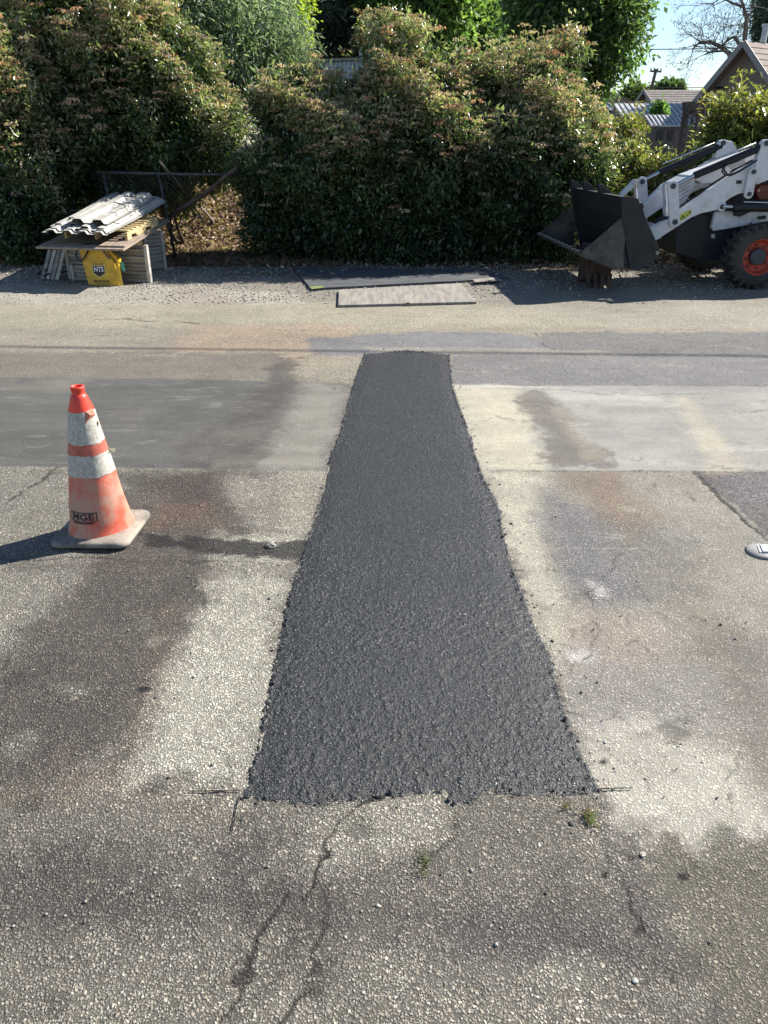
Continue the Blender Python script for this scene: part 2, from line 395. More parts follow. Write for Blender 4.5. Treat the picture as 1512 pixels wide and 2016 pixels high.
for i in range(60):
    a_ = rs.uniform(0,1500); b_ = rs.uniform(940,1980); r_ = rs.uniform(.015,.06); P = gnd(a_, b_)
    d = np.hypot((x-P.x)*rs.uniform(.6,1.4), (y-P.y)) + .05*midw + .02*finew; m = (1-sstep(r_*.3, r_*1.3, d))*rs.uniform(.15,.5)
    cc_ = np.array(alb((74,69,64) if rs.random() < .55 else (196,190,172)))[None]; col = col*(1-m[:,None])+cc_*m[:,None]
for i in range(26):
    a_ = rs.uniform(20,1480); b_ = rs.uniform(960,1990); pts_ = [(a_,b_)]
    for _ in range(rs.randint(2,5)): a_ += rs.uniform(-34,34); b_ += rs.uniform(6,40); pts_.append((a_,b_))
    crk(pts_, rs.uniform(.004,.008), (66,62,57), rs.uniform(.3,.75), .002, .03)
# pothole dark spots
for (a, b, r_) in ((1343,1727,.02),(1240,1690,.012),(1190,1722,.014),(283,1357,.025),(990,1105,.008),(1188,1500,.015),(1240,1432,.01)):
    P = gnd(a, b); d = np.hypot((x-P.x), (y-P.y)*1.2)+.01*finew
    m = 1-sstep(r_*.6, r_, d); col = col*(1-m[:,None]*.9)+.01*m[:,None]; hgt -= .004*m
# height: stones
d1 = sdpoly(x, y, PATCH)
f1, f2, hh = worley(x + .003*midw, y, .0165, 3)
st1 = np.clip((f2-f1)*2.2, 0, 1)**.6*(.35+.65*hh)*.45 + .42*_h((x*1e4).astype(np.int64), (y*1e4).astype(np.int64), 5)
g1, g2, gh = worley(x, y, .034, 8)
st2 = np.clip((g2-g1)*2.0, 0, 1)**.6*(gh > .72)
hgt += np.clip(coarse, 0.12, 1.5)*(.0036*st1 + .0018*st2) + .004*bigw
hgt[(d1 > .02)] -= .012
zz = np.zeros(len(gx)); zz[idx] = hgt
CC = np.zeros((len(gx), 3)); CC[:] = alb((96,80,60)); CC[(gy < .6)] = alb((150,143,122)); CC[idx] = col
CO = np.ones(len(gx)); CO[idx] = coarse
def bank(X, Y): return .78*sstep(13.0, 17.5, Y)*sstep(-8.5, -5.5, X)*(1-sstep(-1.2, .6, X))
zz += bank(gx, gy)
V = np.stack([gx, gy, zz], 1)
nx_, ny_ = len(xs), len(ys)
I = np.arange(nx_*ny_).reshape(ny_, nx_)
Fq = np.stack([I[:-1,:-1].ravel(), I[:-1,1:].ravel(), I[1:,1:].ravel(), I[1:,:-1].ravel()], 1)

def stone_mat(name, base_attr=True, base=(.05,.05,.055), scale=95., rough=.85, spec=.35, vamp=.75, crev=.45, bumpd=.003, glint=0.0):
    m = bpy.data.materials.new(name); m.use_nodes = True
    n = m.node_tree; L = n.links; b = n.nodes['Principled BSDF']
    def nd(t, **k):
        q = n.nodes.new(t)
        for a, v in k.items(): setattr(q, a, v)
        return q
    tc = nd('ShaderNodeTexCoord')
    nz = nd('ShaderNodeTexNoise'); nz.inputs['Scale'].default_value = 95; nz.inputs['Detail'].default_value = 3; L.new(tc.outputs['Object'], nz.inputs['Vector'])
    vm = nd('ShaderNodeVectorMath', operation='SCALE'); vm.inputs[3].default_value = .0105; L.new(nz.outputs[1], vm.inputs[0])
    va = nd('ShaderNodeVectorMath', operation='ADD'); L.new(tc.outputs['Object'], va.inputs[0]); L.new(vm.outputs[0], va.inputs[1])
    vA = nd('ShaderNodeTexVoronoi', voronoi_dimensions='2D', feature='F1'); vA.inputs['Scale'].default_value = scale*1.15; L.new(va.outputs[0], vA.inputs['Vector'])
    vB = nd('ShaderNodeTexVoronoi', voronoi_dimensions='2D', feature='F1'); vB.inputs['Scale'].default_value = scale*.68; L.new(va.outputs[0], vB.inputs['Vector'])
    eA = nd('ShaderNodeTexVoronoi', voronoi_dimensions='2D', feature='DISTANCE_TO_EDGE'); eA.inputs['Scale'].default_value = scale*1.15; L.new(va.outputs[0], eA.inputs['Vector'])
    eB = nd('ShaderNodeTexVoronoi', voronoi_dimensions='2D', feature='DISTANCE_TO_EDGE'); eB.inputs['Scale'].default_value = scale*.68; L.new(va.outputs[0], eB.inputs['Vector'])
    v2 = nd('ShaderNodeTexVoronoi', voronoi_dimensions='2D', feature='F1'); v2.inputs['Scale'].default_value = scale*2.9; L.new(va.outputs[0], v2.inputs['Vector'])
    pn = nd('ShaderNodeTexNoise'); pn.inputs['Scale'].default_value = 38; pn.inputs['Detail'].default_value = 3; L.new(tc.outputs['Object'], pn.inputs['Vector'])
    gt = nd('ShaderNodeMath', operation='GREATER_THAN'); gt.inputs[1].default_value = .53; L.new(pn.outputs[0], gt.inputs[0])
    mc = nd('ShaderNodeMix', data_type='RGBA'); L.new(gt.outputs[0], mc.inputs[0]); L.new(vA.outputs['Color'], mc.inputs[6]); L.new(vB.outputs['Color'], mc.inputs[7])
    me_ = nd('ShaderNodeMix', data_type='FLOAT'); L.new(gt.outputs[0], me_.inputs[0]); L.new(eA.outputs['Distance'], me_.inputs[2]); L.new(eB.outputs['Distance'], me_.inputs[3])
    gr = nd('ShaderNodeTexNoise'); gr.inputs['Scale'].default_value = 230; gr.inputs['Detail'].default_value = 4; gr.inputs['Roughness'].default_value = .7; L.new(tc.outputs['Object'], gr.inputs['Vector'])
    mac = nd('ShaderNodeTexNoise'); mac.inputs['Scale'].default_value = 7; mac.inputs['Detail'].default_value = 5; L.new(tc.outputs['Object'], mac.inputs['Vector'])
    sp = nd('ShaderNodeSeparateColor'); L.new(mc.outputs[2], sp.inputs[0])
    sp2 = nd('ShaderNodeSeparateColor'); L.new(v2.outputs['Color'], sp2.inputs[0])
    def M(op, a, b_=None, c=None, clamp=False):
        q = nd('ShaderNodeMath', operation=op); q.use_clamp = clamp
        for i, t in enumerate((a, b_, c)):
            if t is None: continue
            if isinstance(t, (int, float)): q.inputs[i].default_value = t
            else: L.new(t, q.inputs[i])
        return q.outputs[0]
    if base_attr:
        at_ = nd('ShaderNodeAttribute', attribute_name='tint'); ac = nd('ShaderNodeAttribute', attribute_name='coarse')
        colr = at_.outputs['Color']; co = ac.outputs['Fac']
    else:
        rgb = nd('ShaderNodeRGB'); rgb.outputs[0].default_value = (*base, 1); colr = rgb.outputs[0]
        one = nd('ShaderNodeValue'); one.outputs[0].default_value = 1; co = one.outputs[0]
    macm = M('ADD', M('MULTIPLY', M('SUBTRACT', mac.outputs[0], .5), 2.2), .95, clamp=True)
    def stones(vn, lo, hi, thr):
        q = nd('ShaderNodeSeparateColor'); L.new(vn.outputs['Color'], q.inputs[0])
        r_ = M('ADD', M('MULTIPLY', q.outputs[1], hi-lo), lo)
        pres = M('LESS_THAN', q.outputs[2], thr)
        t_ = M('DIVIDE', vn.outputs['Distance'], r_)
        dome = M('MULTIPLY', M('SQRT', M('SUBTRACT', 1.0, M('MULTIPLY', t_, t_), clamp=True)), pres)
        msk = M('MULTIPLY', dome, 3.0, clamp=True)
        return q.outputs[0], r_, dome, msk
    ca, ra, da, ma = stones(vA, .28, .62, .85)
    cb, rb, db, mb_ = stones(vB, .25, .55, .5)
    bra = M('ADD', M('MULTIPLY', M('POWER', ca, 1.5), vamp*1.5), 1-vamp*.25)
    brb = M('ADD', M('MULTIPLY', M('POWER', cb, 1.5), vamp*1.7), 1-vamp*.22)
    grit = M('MULTIPLY', M('ADD', M('MULTIPLY', sp2.outputs[1], .4), .8), M('ADD', M('MULTIPLY', gr.outputs[0], 1.7), .15))
    base_f = M('MULTIPLY', grit, 1-crev*.62)  # dark binder between stones, with low-sun shade of the gaps painted in
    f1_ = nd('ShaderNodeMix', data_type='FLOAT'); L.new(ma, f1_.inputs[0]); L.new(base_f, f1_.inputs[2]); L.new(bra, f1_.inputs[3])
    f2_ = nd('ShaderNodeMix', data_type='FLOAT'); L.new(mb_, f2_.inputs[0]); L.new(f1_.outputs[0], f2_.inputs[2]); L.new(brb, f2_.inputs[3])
    fac = M('ADD', M('MULTIPLY', M('SUBTRACT', f2_.outputs[0], 1.0), M('ADD', M('MULTIPLY', macm, .6), .4)), 1.0)
    fac = M('MULTIPLY', fac, M('ADD', M('MULTIPLY', gr.outputs[0], .5), .75))
    # weight by coarseness
    cw = M('ADD', M('MULTIPLY', co, .85), .12, clamp=True)
    fac2 = M('ADD', M('MULTIPLY', M('SUBTRACT', fac, 1.0), cw), 1.0)
    mx = nd('ShaderNodeVectorMath', operation='SCALE'); L.new(colr, mx.inputs[0]); L.new(fac2, mx.inputs[3])
    # slight hue variation per stone
    hu = nd('ShaderNodeMix', data_type='RGBA', blend_type='MULTIPLY'); hu.inputs[0].default_value = .35
    L.new(mx.outputs[0], hu.inputs[6])
    cr = nd('ShaderNodeValToRGB'); cr.color_ramp.elements[0].color = (.82,.9,1,1); cr.color_ramp.elements[1].color = (1.1,1,.86,1)
    L.new(sp.outputs[1], cr.inputs[0]); L.new(cr.outputs[0], hu.inputs[7])
    L.new(hu.outputs[2], b.inputs['Base Color'])
    b.inputs['Roughness'].default_value = rough; b.inputs['Specular IOR Level'].default_value = spec
    if glint > 0:
        rr = M('SUBTRACT', rough, M('MULTIPLY', M('GREATER_THAN', sp2.outputs[0], .82), glint)); L.new(rr, b.inputs['Roughness'])
    ha = M('MULTIPLY', da, M('ADD', M('MULTIPLY', ca, .5), .35))
    hb2 = M('MULTIPLY', db, M('ADD', M('MULTIPLY', cb, .7), .75))
    hm = M('MAXIMUM', ha, hb2)
    hb = M('MULTIPLY', M('ADD', hm, M('MULTIPLY', gr.outputs[0], .55)), M('ADD', M('MULTIPLY', co, .92), .08))
    bp = nd('ShaderNodeBump'); bp.inputs['Strength'].default_value = 1; bp.inputs['Distance'].default_value = bumpd
    L.new(hb, bp.inputs['Height']); L.new(bp.outputs[0], b.inputs['Normal'])
    return m
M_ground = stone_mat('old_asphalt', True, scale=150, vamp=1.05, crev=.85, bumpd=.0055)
M_patch = stone_mat('fresh_asphalt', False, base=(.0205,.0215,.0225), scale=118, rough=.5, spec=.6, vamp=1.1, crev=1.05, bumpd=.0048, glint=.25)  # strong stone contrast paints bright specks in place of sky glints
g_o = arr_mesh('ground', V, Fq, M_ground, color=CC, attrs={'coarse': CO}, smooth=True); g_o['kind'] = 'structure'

# ---- fresh patch: a slightly crowned layer of new asphalt with ragged edges
Pp = np.array(PATCH)
px_ = np.arange(Pp[:,0].min()-.06, Pp[:,0].max()+.06, .005)
py_ = axis([(Pp[:,1].min()-.06, 3.2, .005, .0056), (3.2, Pp[:,1].max()+.06, .0058, .013)])
QX, QY = np.meshgrid(px_, py_); qx = QX.ravel(); qy = QY.ravel()
d = sdpoly(qx, qy, PATCH)
edge = d + .010*fbm(qx, qy, .2, 5, 3) + .004*fbm(qx, qy, .025, 6, 2)
a1, a2, ah = worley(qx, qy, .0125, 41); b1, b2, bh = worley(qx, qy, .021, 43)
open_ = np.clip(.42 + .8*fbm(qx, qy, .3, 12, 4) + np.exp(-np.clip(d, 0, 1)/.08)*.8 + .45*sstep(3.4, 1.9, qy), .15, 1.5)   # rougher, more open texture near edges
stn = (np.clip((a2-a1)*2.3, 0, 1)**.55*(.3+.7*ah)*.0032 + np.clip((b2-b1)*2, 0, 1)**.6*(bh > .62)*.0024)*open_ + .0009*_h((qx*1e4).astype(np.int64), (qy*1e4).astype(np.int64), 8)
crown = .007*sstep(-.005, .10, edge)
hz = crown + stn + .0008*fbm(qx, qy, .3, 15, 3)
# individual stones survive beyond the edge
stray = (ah > .72) & (edge > -.009)
vis = (edge > 0) | stray
hz = np.where(vis, hz, -.016); hz = np.where(vis & (edge < .0), hz*.5, hz)
I = np.arange(len(qx)).reshape(QX.shape)
Fp = np.stack([I[:-1,:-1].ravel(), I[:-1,1:].ravel(), I[1:,1:].ravel(), I[1:,:-1].ravel()], 1)
keep = (edge[Fp] > -.04).any(1); Fp = Fp[keep]
used, inv = np.unique(Fp, return_inverse=True)
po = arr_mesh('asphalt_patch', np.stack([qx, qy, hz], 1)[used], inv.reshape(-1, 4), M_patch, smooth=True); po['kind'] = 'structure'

# ---- loose stones (low poly pebbles) as one uncountable object
rng = np.random.default_rng(7)
def pebbles(name, pts, size, colors, m, kind='stuff', label=None, cat=None):
    base = np.array([(1,0,0),(-1,0,0),(0,1,0),(0,-1,0),(0,0,1),(0,0,-1)], float)
    tri = np.array([(0,2,4),(2,1,4),(1,3,4),(3,0,4),(2,0,5),(1,2,5),(3,1,5),(0,3,5)])
    N = len(pts); sc = size[:,None,None]*(0.6+.8*rng.random((N,6,1)))*np.array([1,1,.65])[None,None]
    a = rng.random(N)*6.28; ca, sa = np.cos(a), np.sin(a)
    b_ = base[None]*sc; vx = b_[...,0]*ca[:,None]-b_[...,1]*sa[:,None]; vy = b_[...,0]*sa[:,None]+b_[...,1]*ca[:,None]
    Vv = np.stack([vx, vy, b_[...,2]], -1) + pts[:,None,:]
    Ff = (tri[None] + (np.arange(N)*6)[:,None,None]).reshape(-1,3)
    o = arr_mesh(name, Vv.reshape(-1,3), Ff, m, color=np.repeat(colors, 6, 0))
    return tag(o, label, cat, kind=kind)
M_peb = attr_mat('pebble', rough=.85)
# dark crumbs scattered around patch edges
E = []
Pn = np.array(PATCH); seglen = np.hypot(*(np.roll(Pn, -1, 0)-Pn).T); pr = seglen/seglen.sum()
NC = 1500
si = rng.choice(len(Pn), NC, p=pr); t = rng.random(NC)[:,None]
base_p = Pn[si]*(1-t) + np.roll(Pn, -1, 0)[si]*t
cen = Pn.mean(0); out_d = base_p - np.array([cen[0], 0])*[1,0]; 
nrm = np.roll(Pn, -1, 0)[si]-Pn[si]; nrm = np.stack([nrm[:,1], -nrm[:,0]], 1); nrm /= np.hypot(*nrm.T)[:,None]
off = rng.exponential(.03, NC)*(rng.random(NC) < .45) - .012
cand = base_p + nrm*off[:,None]; s1 = sdpoly(cand[:,0], cand[:,1], PATCH); cand2 = base_p - nrm*off[:,None]; s2 = sdpoly(cand2[:,0], cand2[:,1], PATCH)
wrong = (s1 > 0) == (off > 0); cand[wrong] = cand2[wrong]
pz = np.where(sdpoly(cand[:,0], cand[:,1], PATCH) > 0, .010, .002)
sz = .0012 + rng.exponential(.0018, NC).clip(0, .008)
cc = np.array((.035,.037,.042))[None]*(.6+1.0*rng.random((NC,1)))
pebbles('asphalt_crumbs', np.column_stack([cand, pz]), sz, cc, M_peb, label='black asphalt crumbs scattered along the ragged patch edges', cat='crumbs')
# pale chips lying on old asphalt
N = 3600
pp = np.column_stack([rng.uniform(-2.4, 3.2, N), 1.15+rng.random(N)**1.6*5.4])
inside = sdpoly(pp[:,0], pp[:,1], PATCH) > -.02
slab = (pp[:,1] > gnd(0,925).y) & (rng.random(N) > .12)
pp = pp[~inside & ~slab]; N = len(pp)
sz = .0013 + rng.exponential(.0012, N).clip(0, .006)
shade = rng.choice([0,0,0,0,1,1,2], N)
pal = np.array([(.36,.34,.28),(.10,.095,.09),(.48,.46,.41)])[shade]*(.7+.6*rng.random((N,1)))
pebbles('loose_chips', np.column_stack([pp, np.full(N, .004)]), sz, pal, M_peb, label='small pale and dark stone chips lying loose on the old asphalt', cat='stone chips')
# gravel along hedge
A = [gnd(-60,598).xy, gnd(1512,606).xy]
N = 30000
yy = rng.uniform(gnd(0,598).y, gnd(0,520).y, N); xx = rng.uniform(-6.4, 6.6, N)
sz = .004 + rng.exponential(.0045, N).clip(0, .018)
pal = np.array([(.34,.32,.27),(.27,.255,.225),(.42,.395,.34),(.19,.175,.155)])[rng.integers(0,4,N)]*(.75+.5*rng.random((N,1)))
dens = vnoise(xx, yy, .7, 5) + .5*(yy-9.2)/2.0
k = (rng.random(N) < dens) & ~((xx > 1.35) & (yy < 9.6) & (rng.random(N) > .15))
pebbles('roadside_gravel', np.column_stack([xx, yy, np.full(N, .004)])[k], sz[k], pal[k], M_peb, label='grey gravel strip along the foot of the hedge', cat='gravel')

# ---- saw cuts at the patch corners
M_cut = mat('saw_cut_shade', (.012,.011,.010), .95)  # flat black ribbons paint the depth shade inside each cut
def ribbon(name, a, b, wd, z=.0065):
    a = gnd(*a); b = gnd(*b); n_ = 14; mb = MB(); dv = (b-a).normalized(); sx = Vector((-dv.y, dv.x, 0))
    vs = []
    rnd = random.Random(int(a.x*1000))
    for i in range(n_+1):
        p = a.lerp(b, i/n_); ww = wd*(.35+.65*math.sin(math.pi*min(1, .15+i/n_*.8)))*rnd.uniform(.6,1.25); jit = rnd.uniform(-.0012,.0012)
        vs += [p+sx*(ww/2+jit)+Vector((0,0,z)), p-sx*(ww/2-jit)+Vector((0,0,z))]
    mb.add(vs, [(2*i, 2*i+1, 2*i+3, 2*i+2) for i in range(n_)])
    o = mb.build(name, M_cut, recalc=False); o['kind'] = 'structure'
ribbon('saw_cut', (366,1561), (474,1560), .005)
ribbon('saw_cut', (470,1572), (456,1642), .004)
ribbon('saw_cut', (1168,1557), (1246,1554), .006)

# ================================================================ FOLIAGE
def norm(a): return a/np.maximum(np.linalg.norm(a, axis=-1, keepdims=True), 1e-9)
def leaf_mesh(name, cen, dirs, k, Ln, Wd, tints, m, parent, rg, spread=.8, jit=.05, droop=.15, fold=.25):
    """k leaves round each twig tip; tints (N,3)"""
    N = len(cen); c = np.repeat(cen, k, 0) + rg.normal(0, jit, (N*k, 3)); dd = np.repeat(dirs, k, 0)
    d = norm(dd*.6 + rg.normal(0, spread, (N*k, 3)) + np.array([0,0,-droop]))
    up = norm(rg.normal(0, .5, (N*k, 3)) + np.array([0,0,1.0])); s = norm(np.cross(d, up)); nn = np.cross(s, d)
    L = (Ln*(.6+.7*rg.random(N*k)))[:,None]; W = L*Wd/Ln*.5
    v0 = c; v1 = c + d*L*.5 + s*W + nn*W*fold; v2 = c + d*L*.5 - s*W + nn*W*fold; v3 = c + d*L - nn*L*.12
    V = np.stack([v0, v1, v3, v2], 1).reshape(-1, 3)
    b = np.arange(N*k)*4
    F = np.concatenate([np.stack([b, b+1, b+2], 1), np.stack([b, b+2, b+3], 1)])
    T = np.repeat(tints, k, 0)*(.72+.56*rg.random((N*k, 1))); T = np.repeat(T, 4, 0)
    return arr_mesh(name, V, F, m, parent, color=T)
def sample_lobes(lobes, n, rg, inner=.74, outer=1.02, rough=.12, cut=.72):
    """points in a noisy shell of each ellipsoid lobe (c, (rx,ry,rz)), dropping those deep in other lobes"""
    ar = np.array([(l[1][0]*l[1][2]) for l in lobes]); pr = ar/ar.sum()
    li = rg.choice(len(lobes), n, p=pr)
    cs = np.array([tuple(l[0]) for l in lobes])[li]; rs = np.array([l[1] for l in lobes])[li]
    u = norm(rg.normal(0, 1, (n, 3)))
    bump_ = 1 + rough*np.sin(u[:,0]*5+cs[:,0]*3)*np.cos(u[:,2]*6+cs[:,2]*5) + rough*np.sin(u[:,0]*11+u[:,1]*7+li*2.0)*.8*np.cos(u[:,2]*13+li)
    rr = (inner+(outer-inner)*rg.random(n)**.6)*bump_
    p = cs + u*rs*rr[:,None]; keep = np.ones(n, bool)
    for i, l in enumerate(lobes):
        q = (p-np.array(tuple(l[0])))/np.array(l[1]); keep &= (np.linalg.norm(q, axis=1) > cut) | (li == i)
    keep &= p[:,2] > .05
    return p[keep], norm(u/np.maximum(rs, 1e-3))[keep], li[keep]
M_leaf = attr_mat('glossy_leaf', rough=.27, trans=.40, spec=.8)
M_leaf_soft = attr_mat('soft_leaf', rough=.55, trans=.5, spec=.5)
M_bloom = attr_mat('bloom', rough=.9, trans=.25, spec=.1)
M_bark = mat('bark', (.075,.058,.042), .95, var=.5, vscale=9, bump=.01, bscale=30, stretch=(1,1,.25))
M_bark_dark = mat('dark_bark', (.035,.03,.026), .95, var=.5, vscale=9, bump=.01, bscale=30, stretch=(1,1,.25))
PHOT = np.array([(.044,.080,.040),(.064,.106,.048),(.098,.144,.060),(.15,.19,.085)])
PHOT_SUNLIT = np.array([(.25,.28,.15),(.32,.28,.19),(.21,.26,.12),(.36,.35,.22)])
def branches(lobes, base, rg, r0=.035, n=7, m=None, parent=None, name='branches'):
    mb = MB()
    for i in range(n):
        l = lobes[int(rg.integers(len(lobes)))]; a = Vector(base)+Vector((rg.normal(0,.18), rg.normal(0,.12), -.05))
        e = Vector(tuple(l[0])) + Vector(tuple(rg.normal(0,.35,3)*np.array(l[1])))
        e.z = max(e.z, .4)
        pts = []; k = 7
        bend = Vector(tuple(rg.normal(0,.12,3)))
        for j in range(k+1):
            t = j/k; pts.append(a.lerp(e, t) + bend*math.sin(math.pi*t) + Vector(tuple(rg.normal(0,.02,3))))
        mb.tube(pts, [r0*(1-.75*j/k) for j in range(k+1)], 6)
        for _ in range(3):
            j = int(rg.integers(3, k)); q = pts[j]; e2 = q + Vector(tuple(rg.normal(0,.3,3)))+Vector((0,0,.25))
            mb.tube([q, q.lerp(e2,.5)+Vector(tuple(rg.normal(0,.03,3))), e2], [r0*.35, r0*.22, r0*.08], 5)
    return mb.build(name, m or M_bark, parent, smooth=True)
def shrub(name, label, cat, base, lobes, n, seed, nb=9, k=12, Ln=.082, Wd=.03, top=None, dark=PHOT, light=PHOT_SUNLIT, bloom=.42, group=None, topz=1.8, lower=None, m=None, blc=(.48,.355,.26), jit=.06, lightfrac=.92):
    rg = np.random.default_rng(seed); root = empty(name, (base[0], base[1], 0)); off = Vector((base[0], base[1], 0))
    lb = [(Vector(c)-off, r) for c, r in lobes]
    tag(root, label, cat, group)
    n = int(n*1.9); p, d, li = sample_lobes(lb, n, rg)
    # clumps and gaps: thin the shell where a 3-D wave pattern is low, push light clumps outward
    q = p*2.6; wv = np.sin(q[:,0]+1.3*np.sin(q[:,2]*1.1+seed))*np.cos(q[:,2]*1.25+np.sin(q[:,0]*.9)) + .6*np.sin(q[:,0]*2.3+q[:,2]*1.9+q[:,1]*2+seed)
    kp = rg.random(len(p)) < np.clip(.58+.42*wv, .08, 1); p = p[kp]; d = d[kp]; wv = wv[kp]
    p = p + d*(.16*wv)[:,None]
    shoot = rg.random(len(p)) < .05; p[shoot] += (d[shoot]*.5+np.array([.05,0,.75]))*(.08+.20*rg.random((shoot.sum(),1)))
    N = len(p)
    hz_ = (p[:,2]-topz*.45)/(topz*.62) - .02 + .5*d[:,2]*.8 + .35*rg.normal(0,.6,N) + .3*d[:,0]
    sun_tint = rg.random(N) < np.clip(hz_, 0, 1)*lightfrac  # lighter tints on tops and sun-facing side paint sunlight into the leaves
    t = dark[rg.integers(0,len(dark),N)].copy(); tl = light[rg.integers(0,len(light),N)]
    t[sun_tint] = tl[sun_tint]
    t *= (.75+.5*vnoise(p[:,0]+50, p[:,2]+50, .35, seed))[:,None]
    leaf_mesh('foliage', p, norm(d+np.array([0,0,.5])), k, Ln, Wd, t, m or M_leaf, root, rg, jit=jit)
    # inner leaves so the crown is not hollow
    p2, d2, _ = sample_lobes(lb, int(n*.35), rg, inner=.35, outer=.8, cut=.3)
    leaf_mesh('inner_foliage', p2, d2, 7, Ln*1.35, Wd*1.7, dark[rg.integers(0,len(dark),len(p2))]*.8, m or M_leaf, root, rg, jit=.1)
    if bloom > 0:
        bz = p[(rg.random(N) < bloom*np.clip(hz_+.15, 0.05, 1)) & (d[:,2] > -.3)]
        if len(bz):
            kk = 34; bz = bz + np.array([0,-.03,.03]); N2 = len(bz); u = norm(rg.normal(0,1,(N2*kk,3))); u[:,2] = np.abs(u[:,2])*.8
            c = np.repeat(bz, kk, 0) + u*(.055+.025*rg.random((N2*kk,1)))*np.array([1.3,1.3,.7]) + np.array([0,0,.04])
            bc = np.array(blc)[None]*(.6+.9*rg.random((N2,1)))*np.where(rg.random((N2,1)) < .18, np.array([[1.08,.80,.76]]), np.array([[1.,1.,1.]]))
            T = np.repeat(bc, kk, 0)*(.6+.8*rg.random((N2*kk,1)))
            a = norm(rg.normal(0,1,(N2*kk,3))); b = norm(np.cross(a, rg.normal(0,1,(N2*kk,3)))); s_ = .013
            V = np.stack([c-a*s_, c+b*s_, c+a*s_, c-b*s_], 1).reshape(-1,3)
            arr_mesh('flower_heads', V, np.arange(N2*kk*4).reshape(-1,4), M_bloom, root, color=np.repeat(T, 4, 0))
    branches(lb, Vector((0,0,0)), rg, parent=root, n=nb)
    return root
def lobe(px, py, Y, rpx, ry=None, asp=1.0):
    c = at(px, py, Y); dpt = Y/ray(px, py).y; r = rpx*dpt/F_PX
    return (c, (r, ry if ry else r*.8, r*asp))
GH = 'flowering evergreen shrubs of the hedge'
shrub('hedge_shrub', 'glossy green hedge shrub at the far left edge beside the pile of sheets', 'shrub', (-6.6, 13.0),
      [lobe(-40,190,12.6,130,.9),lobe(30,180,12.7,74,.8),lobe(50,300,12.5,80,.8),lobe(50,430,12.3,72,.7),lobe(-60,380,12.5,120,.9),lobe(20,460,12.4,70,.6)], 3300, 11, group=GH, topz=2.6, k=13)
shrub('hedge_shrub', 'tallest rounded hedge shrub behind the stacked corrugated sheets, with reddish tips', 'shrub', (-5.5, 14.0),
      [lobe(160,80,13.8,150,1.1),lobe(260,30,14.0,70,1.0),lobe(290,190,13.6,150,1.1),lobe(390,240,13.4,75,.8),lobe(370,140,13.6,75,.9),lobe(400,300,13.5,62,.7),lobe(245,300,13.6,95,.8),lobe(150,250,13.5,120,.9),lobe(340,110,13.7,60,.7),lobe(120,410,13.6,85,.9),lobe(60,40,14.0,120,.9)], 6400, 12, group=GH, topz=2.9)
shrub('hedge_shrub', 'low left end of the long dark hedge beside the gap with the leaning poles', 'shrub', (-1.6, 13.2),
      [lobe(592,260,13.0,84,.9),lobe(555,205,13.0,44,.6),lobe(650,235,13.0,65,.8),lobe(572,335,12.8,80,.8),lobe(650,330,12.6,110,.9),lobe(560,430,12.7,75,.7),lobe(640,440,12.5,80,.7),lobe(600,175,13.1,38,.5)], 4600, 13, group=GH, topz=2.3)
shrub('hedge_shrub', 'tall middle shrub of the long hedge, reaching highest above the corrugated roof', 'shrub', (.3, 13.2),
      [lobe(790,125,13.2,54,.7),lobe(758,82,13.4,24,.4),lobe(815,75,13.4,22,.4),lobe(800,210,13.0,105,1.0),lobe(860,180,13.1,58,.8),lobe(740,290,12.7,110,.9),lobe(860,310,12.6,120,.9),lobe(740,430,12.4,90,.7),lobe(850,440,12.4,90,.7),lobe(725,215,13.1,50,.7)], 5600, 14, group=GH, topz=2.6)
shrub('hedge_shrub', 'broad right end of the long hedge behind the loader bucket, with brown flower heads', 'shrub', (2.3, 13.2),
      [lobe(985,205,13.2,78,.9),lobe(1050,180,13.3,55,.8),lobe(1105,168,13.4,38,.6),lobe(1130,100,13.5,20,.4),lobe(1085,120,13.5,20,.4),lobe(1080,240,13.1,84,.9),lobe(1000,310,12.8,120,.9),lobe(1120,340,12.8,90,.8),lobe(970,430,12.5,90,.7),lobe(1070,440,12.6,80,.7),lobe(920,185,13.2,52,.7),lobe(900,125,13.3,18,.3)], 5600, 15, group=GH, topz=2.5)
YG = np.array([(.12,.165,.045),(.16,.19,.05),(.20,.215,.06),(.09,.13,.04)]); YG_SUNLIT = np.array([(.32,.32,.10),(.26,.28,.08),(.34,.29,.12)])
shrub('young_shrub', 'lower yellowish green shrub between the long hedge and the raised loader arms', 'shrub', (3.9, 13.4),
      [lobe(1150,300,13.2,48,.6),lobe(1210,326,13.3,44,.6),lobe(1265,360,13.4,40,.6),lobe(1160,380,13.2,70,.6),lobe(1250,410,13.3,65,.6),lobe(1168,252,13.4,22,.3),lobe(1238,262,13.4,14,.25),lobe(1315,360,13.5,26,.4)], 2600, 16, dark=YG, light=YG_SUNLIT, bloom=.12, topz=1.7, Ln=.09)
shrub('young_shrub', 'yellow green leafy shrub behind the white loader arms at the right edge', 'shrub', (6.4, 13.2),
      [lobe(1445,292,13.2,50,.6),lobe(1505,265,13.2,50,.6),lobe(1412,285,13.4,28,.4),lobe(1470,350,13.2,85,.7),lobe(1540,320,13.2,85,.7),lobe(1415,350,13.4,44,.6),lobe(1462,205,13.2,16,.25),lobe(1420,232,13.3,12,.2),lobe(1495,205,13.3,14,.2)], 1500, 17, dark=YG, light=YG_SUNLIT, bloom=0, topz=1.7, Ln=.12, Wd=.04)
# short lower growth through the fence
shrub('low_shrub', 'sparse low leafy shoots growing through the wire fence in the gap', 'shrub', (-3.3, 13.9),
      [lobe(350,385,13.6,35,.4),lobe(420,340,13.7,30,.4),lobe(300,380,13.7,35,.4),lobe(240,370,13.7,40,.4),lobe(455,330,13.8,22,.3)], 420, 18, k=10, nb=3, bloom=0, topz=1.2, dark=YG)

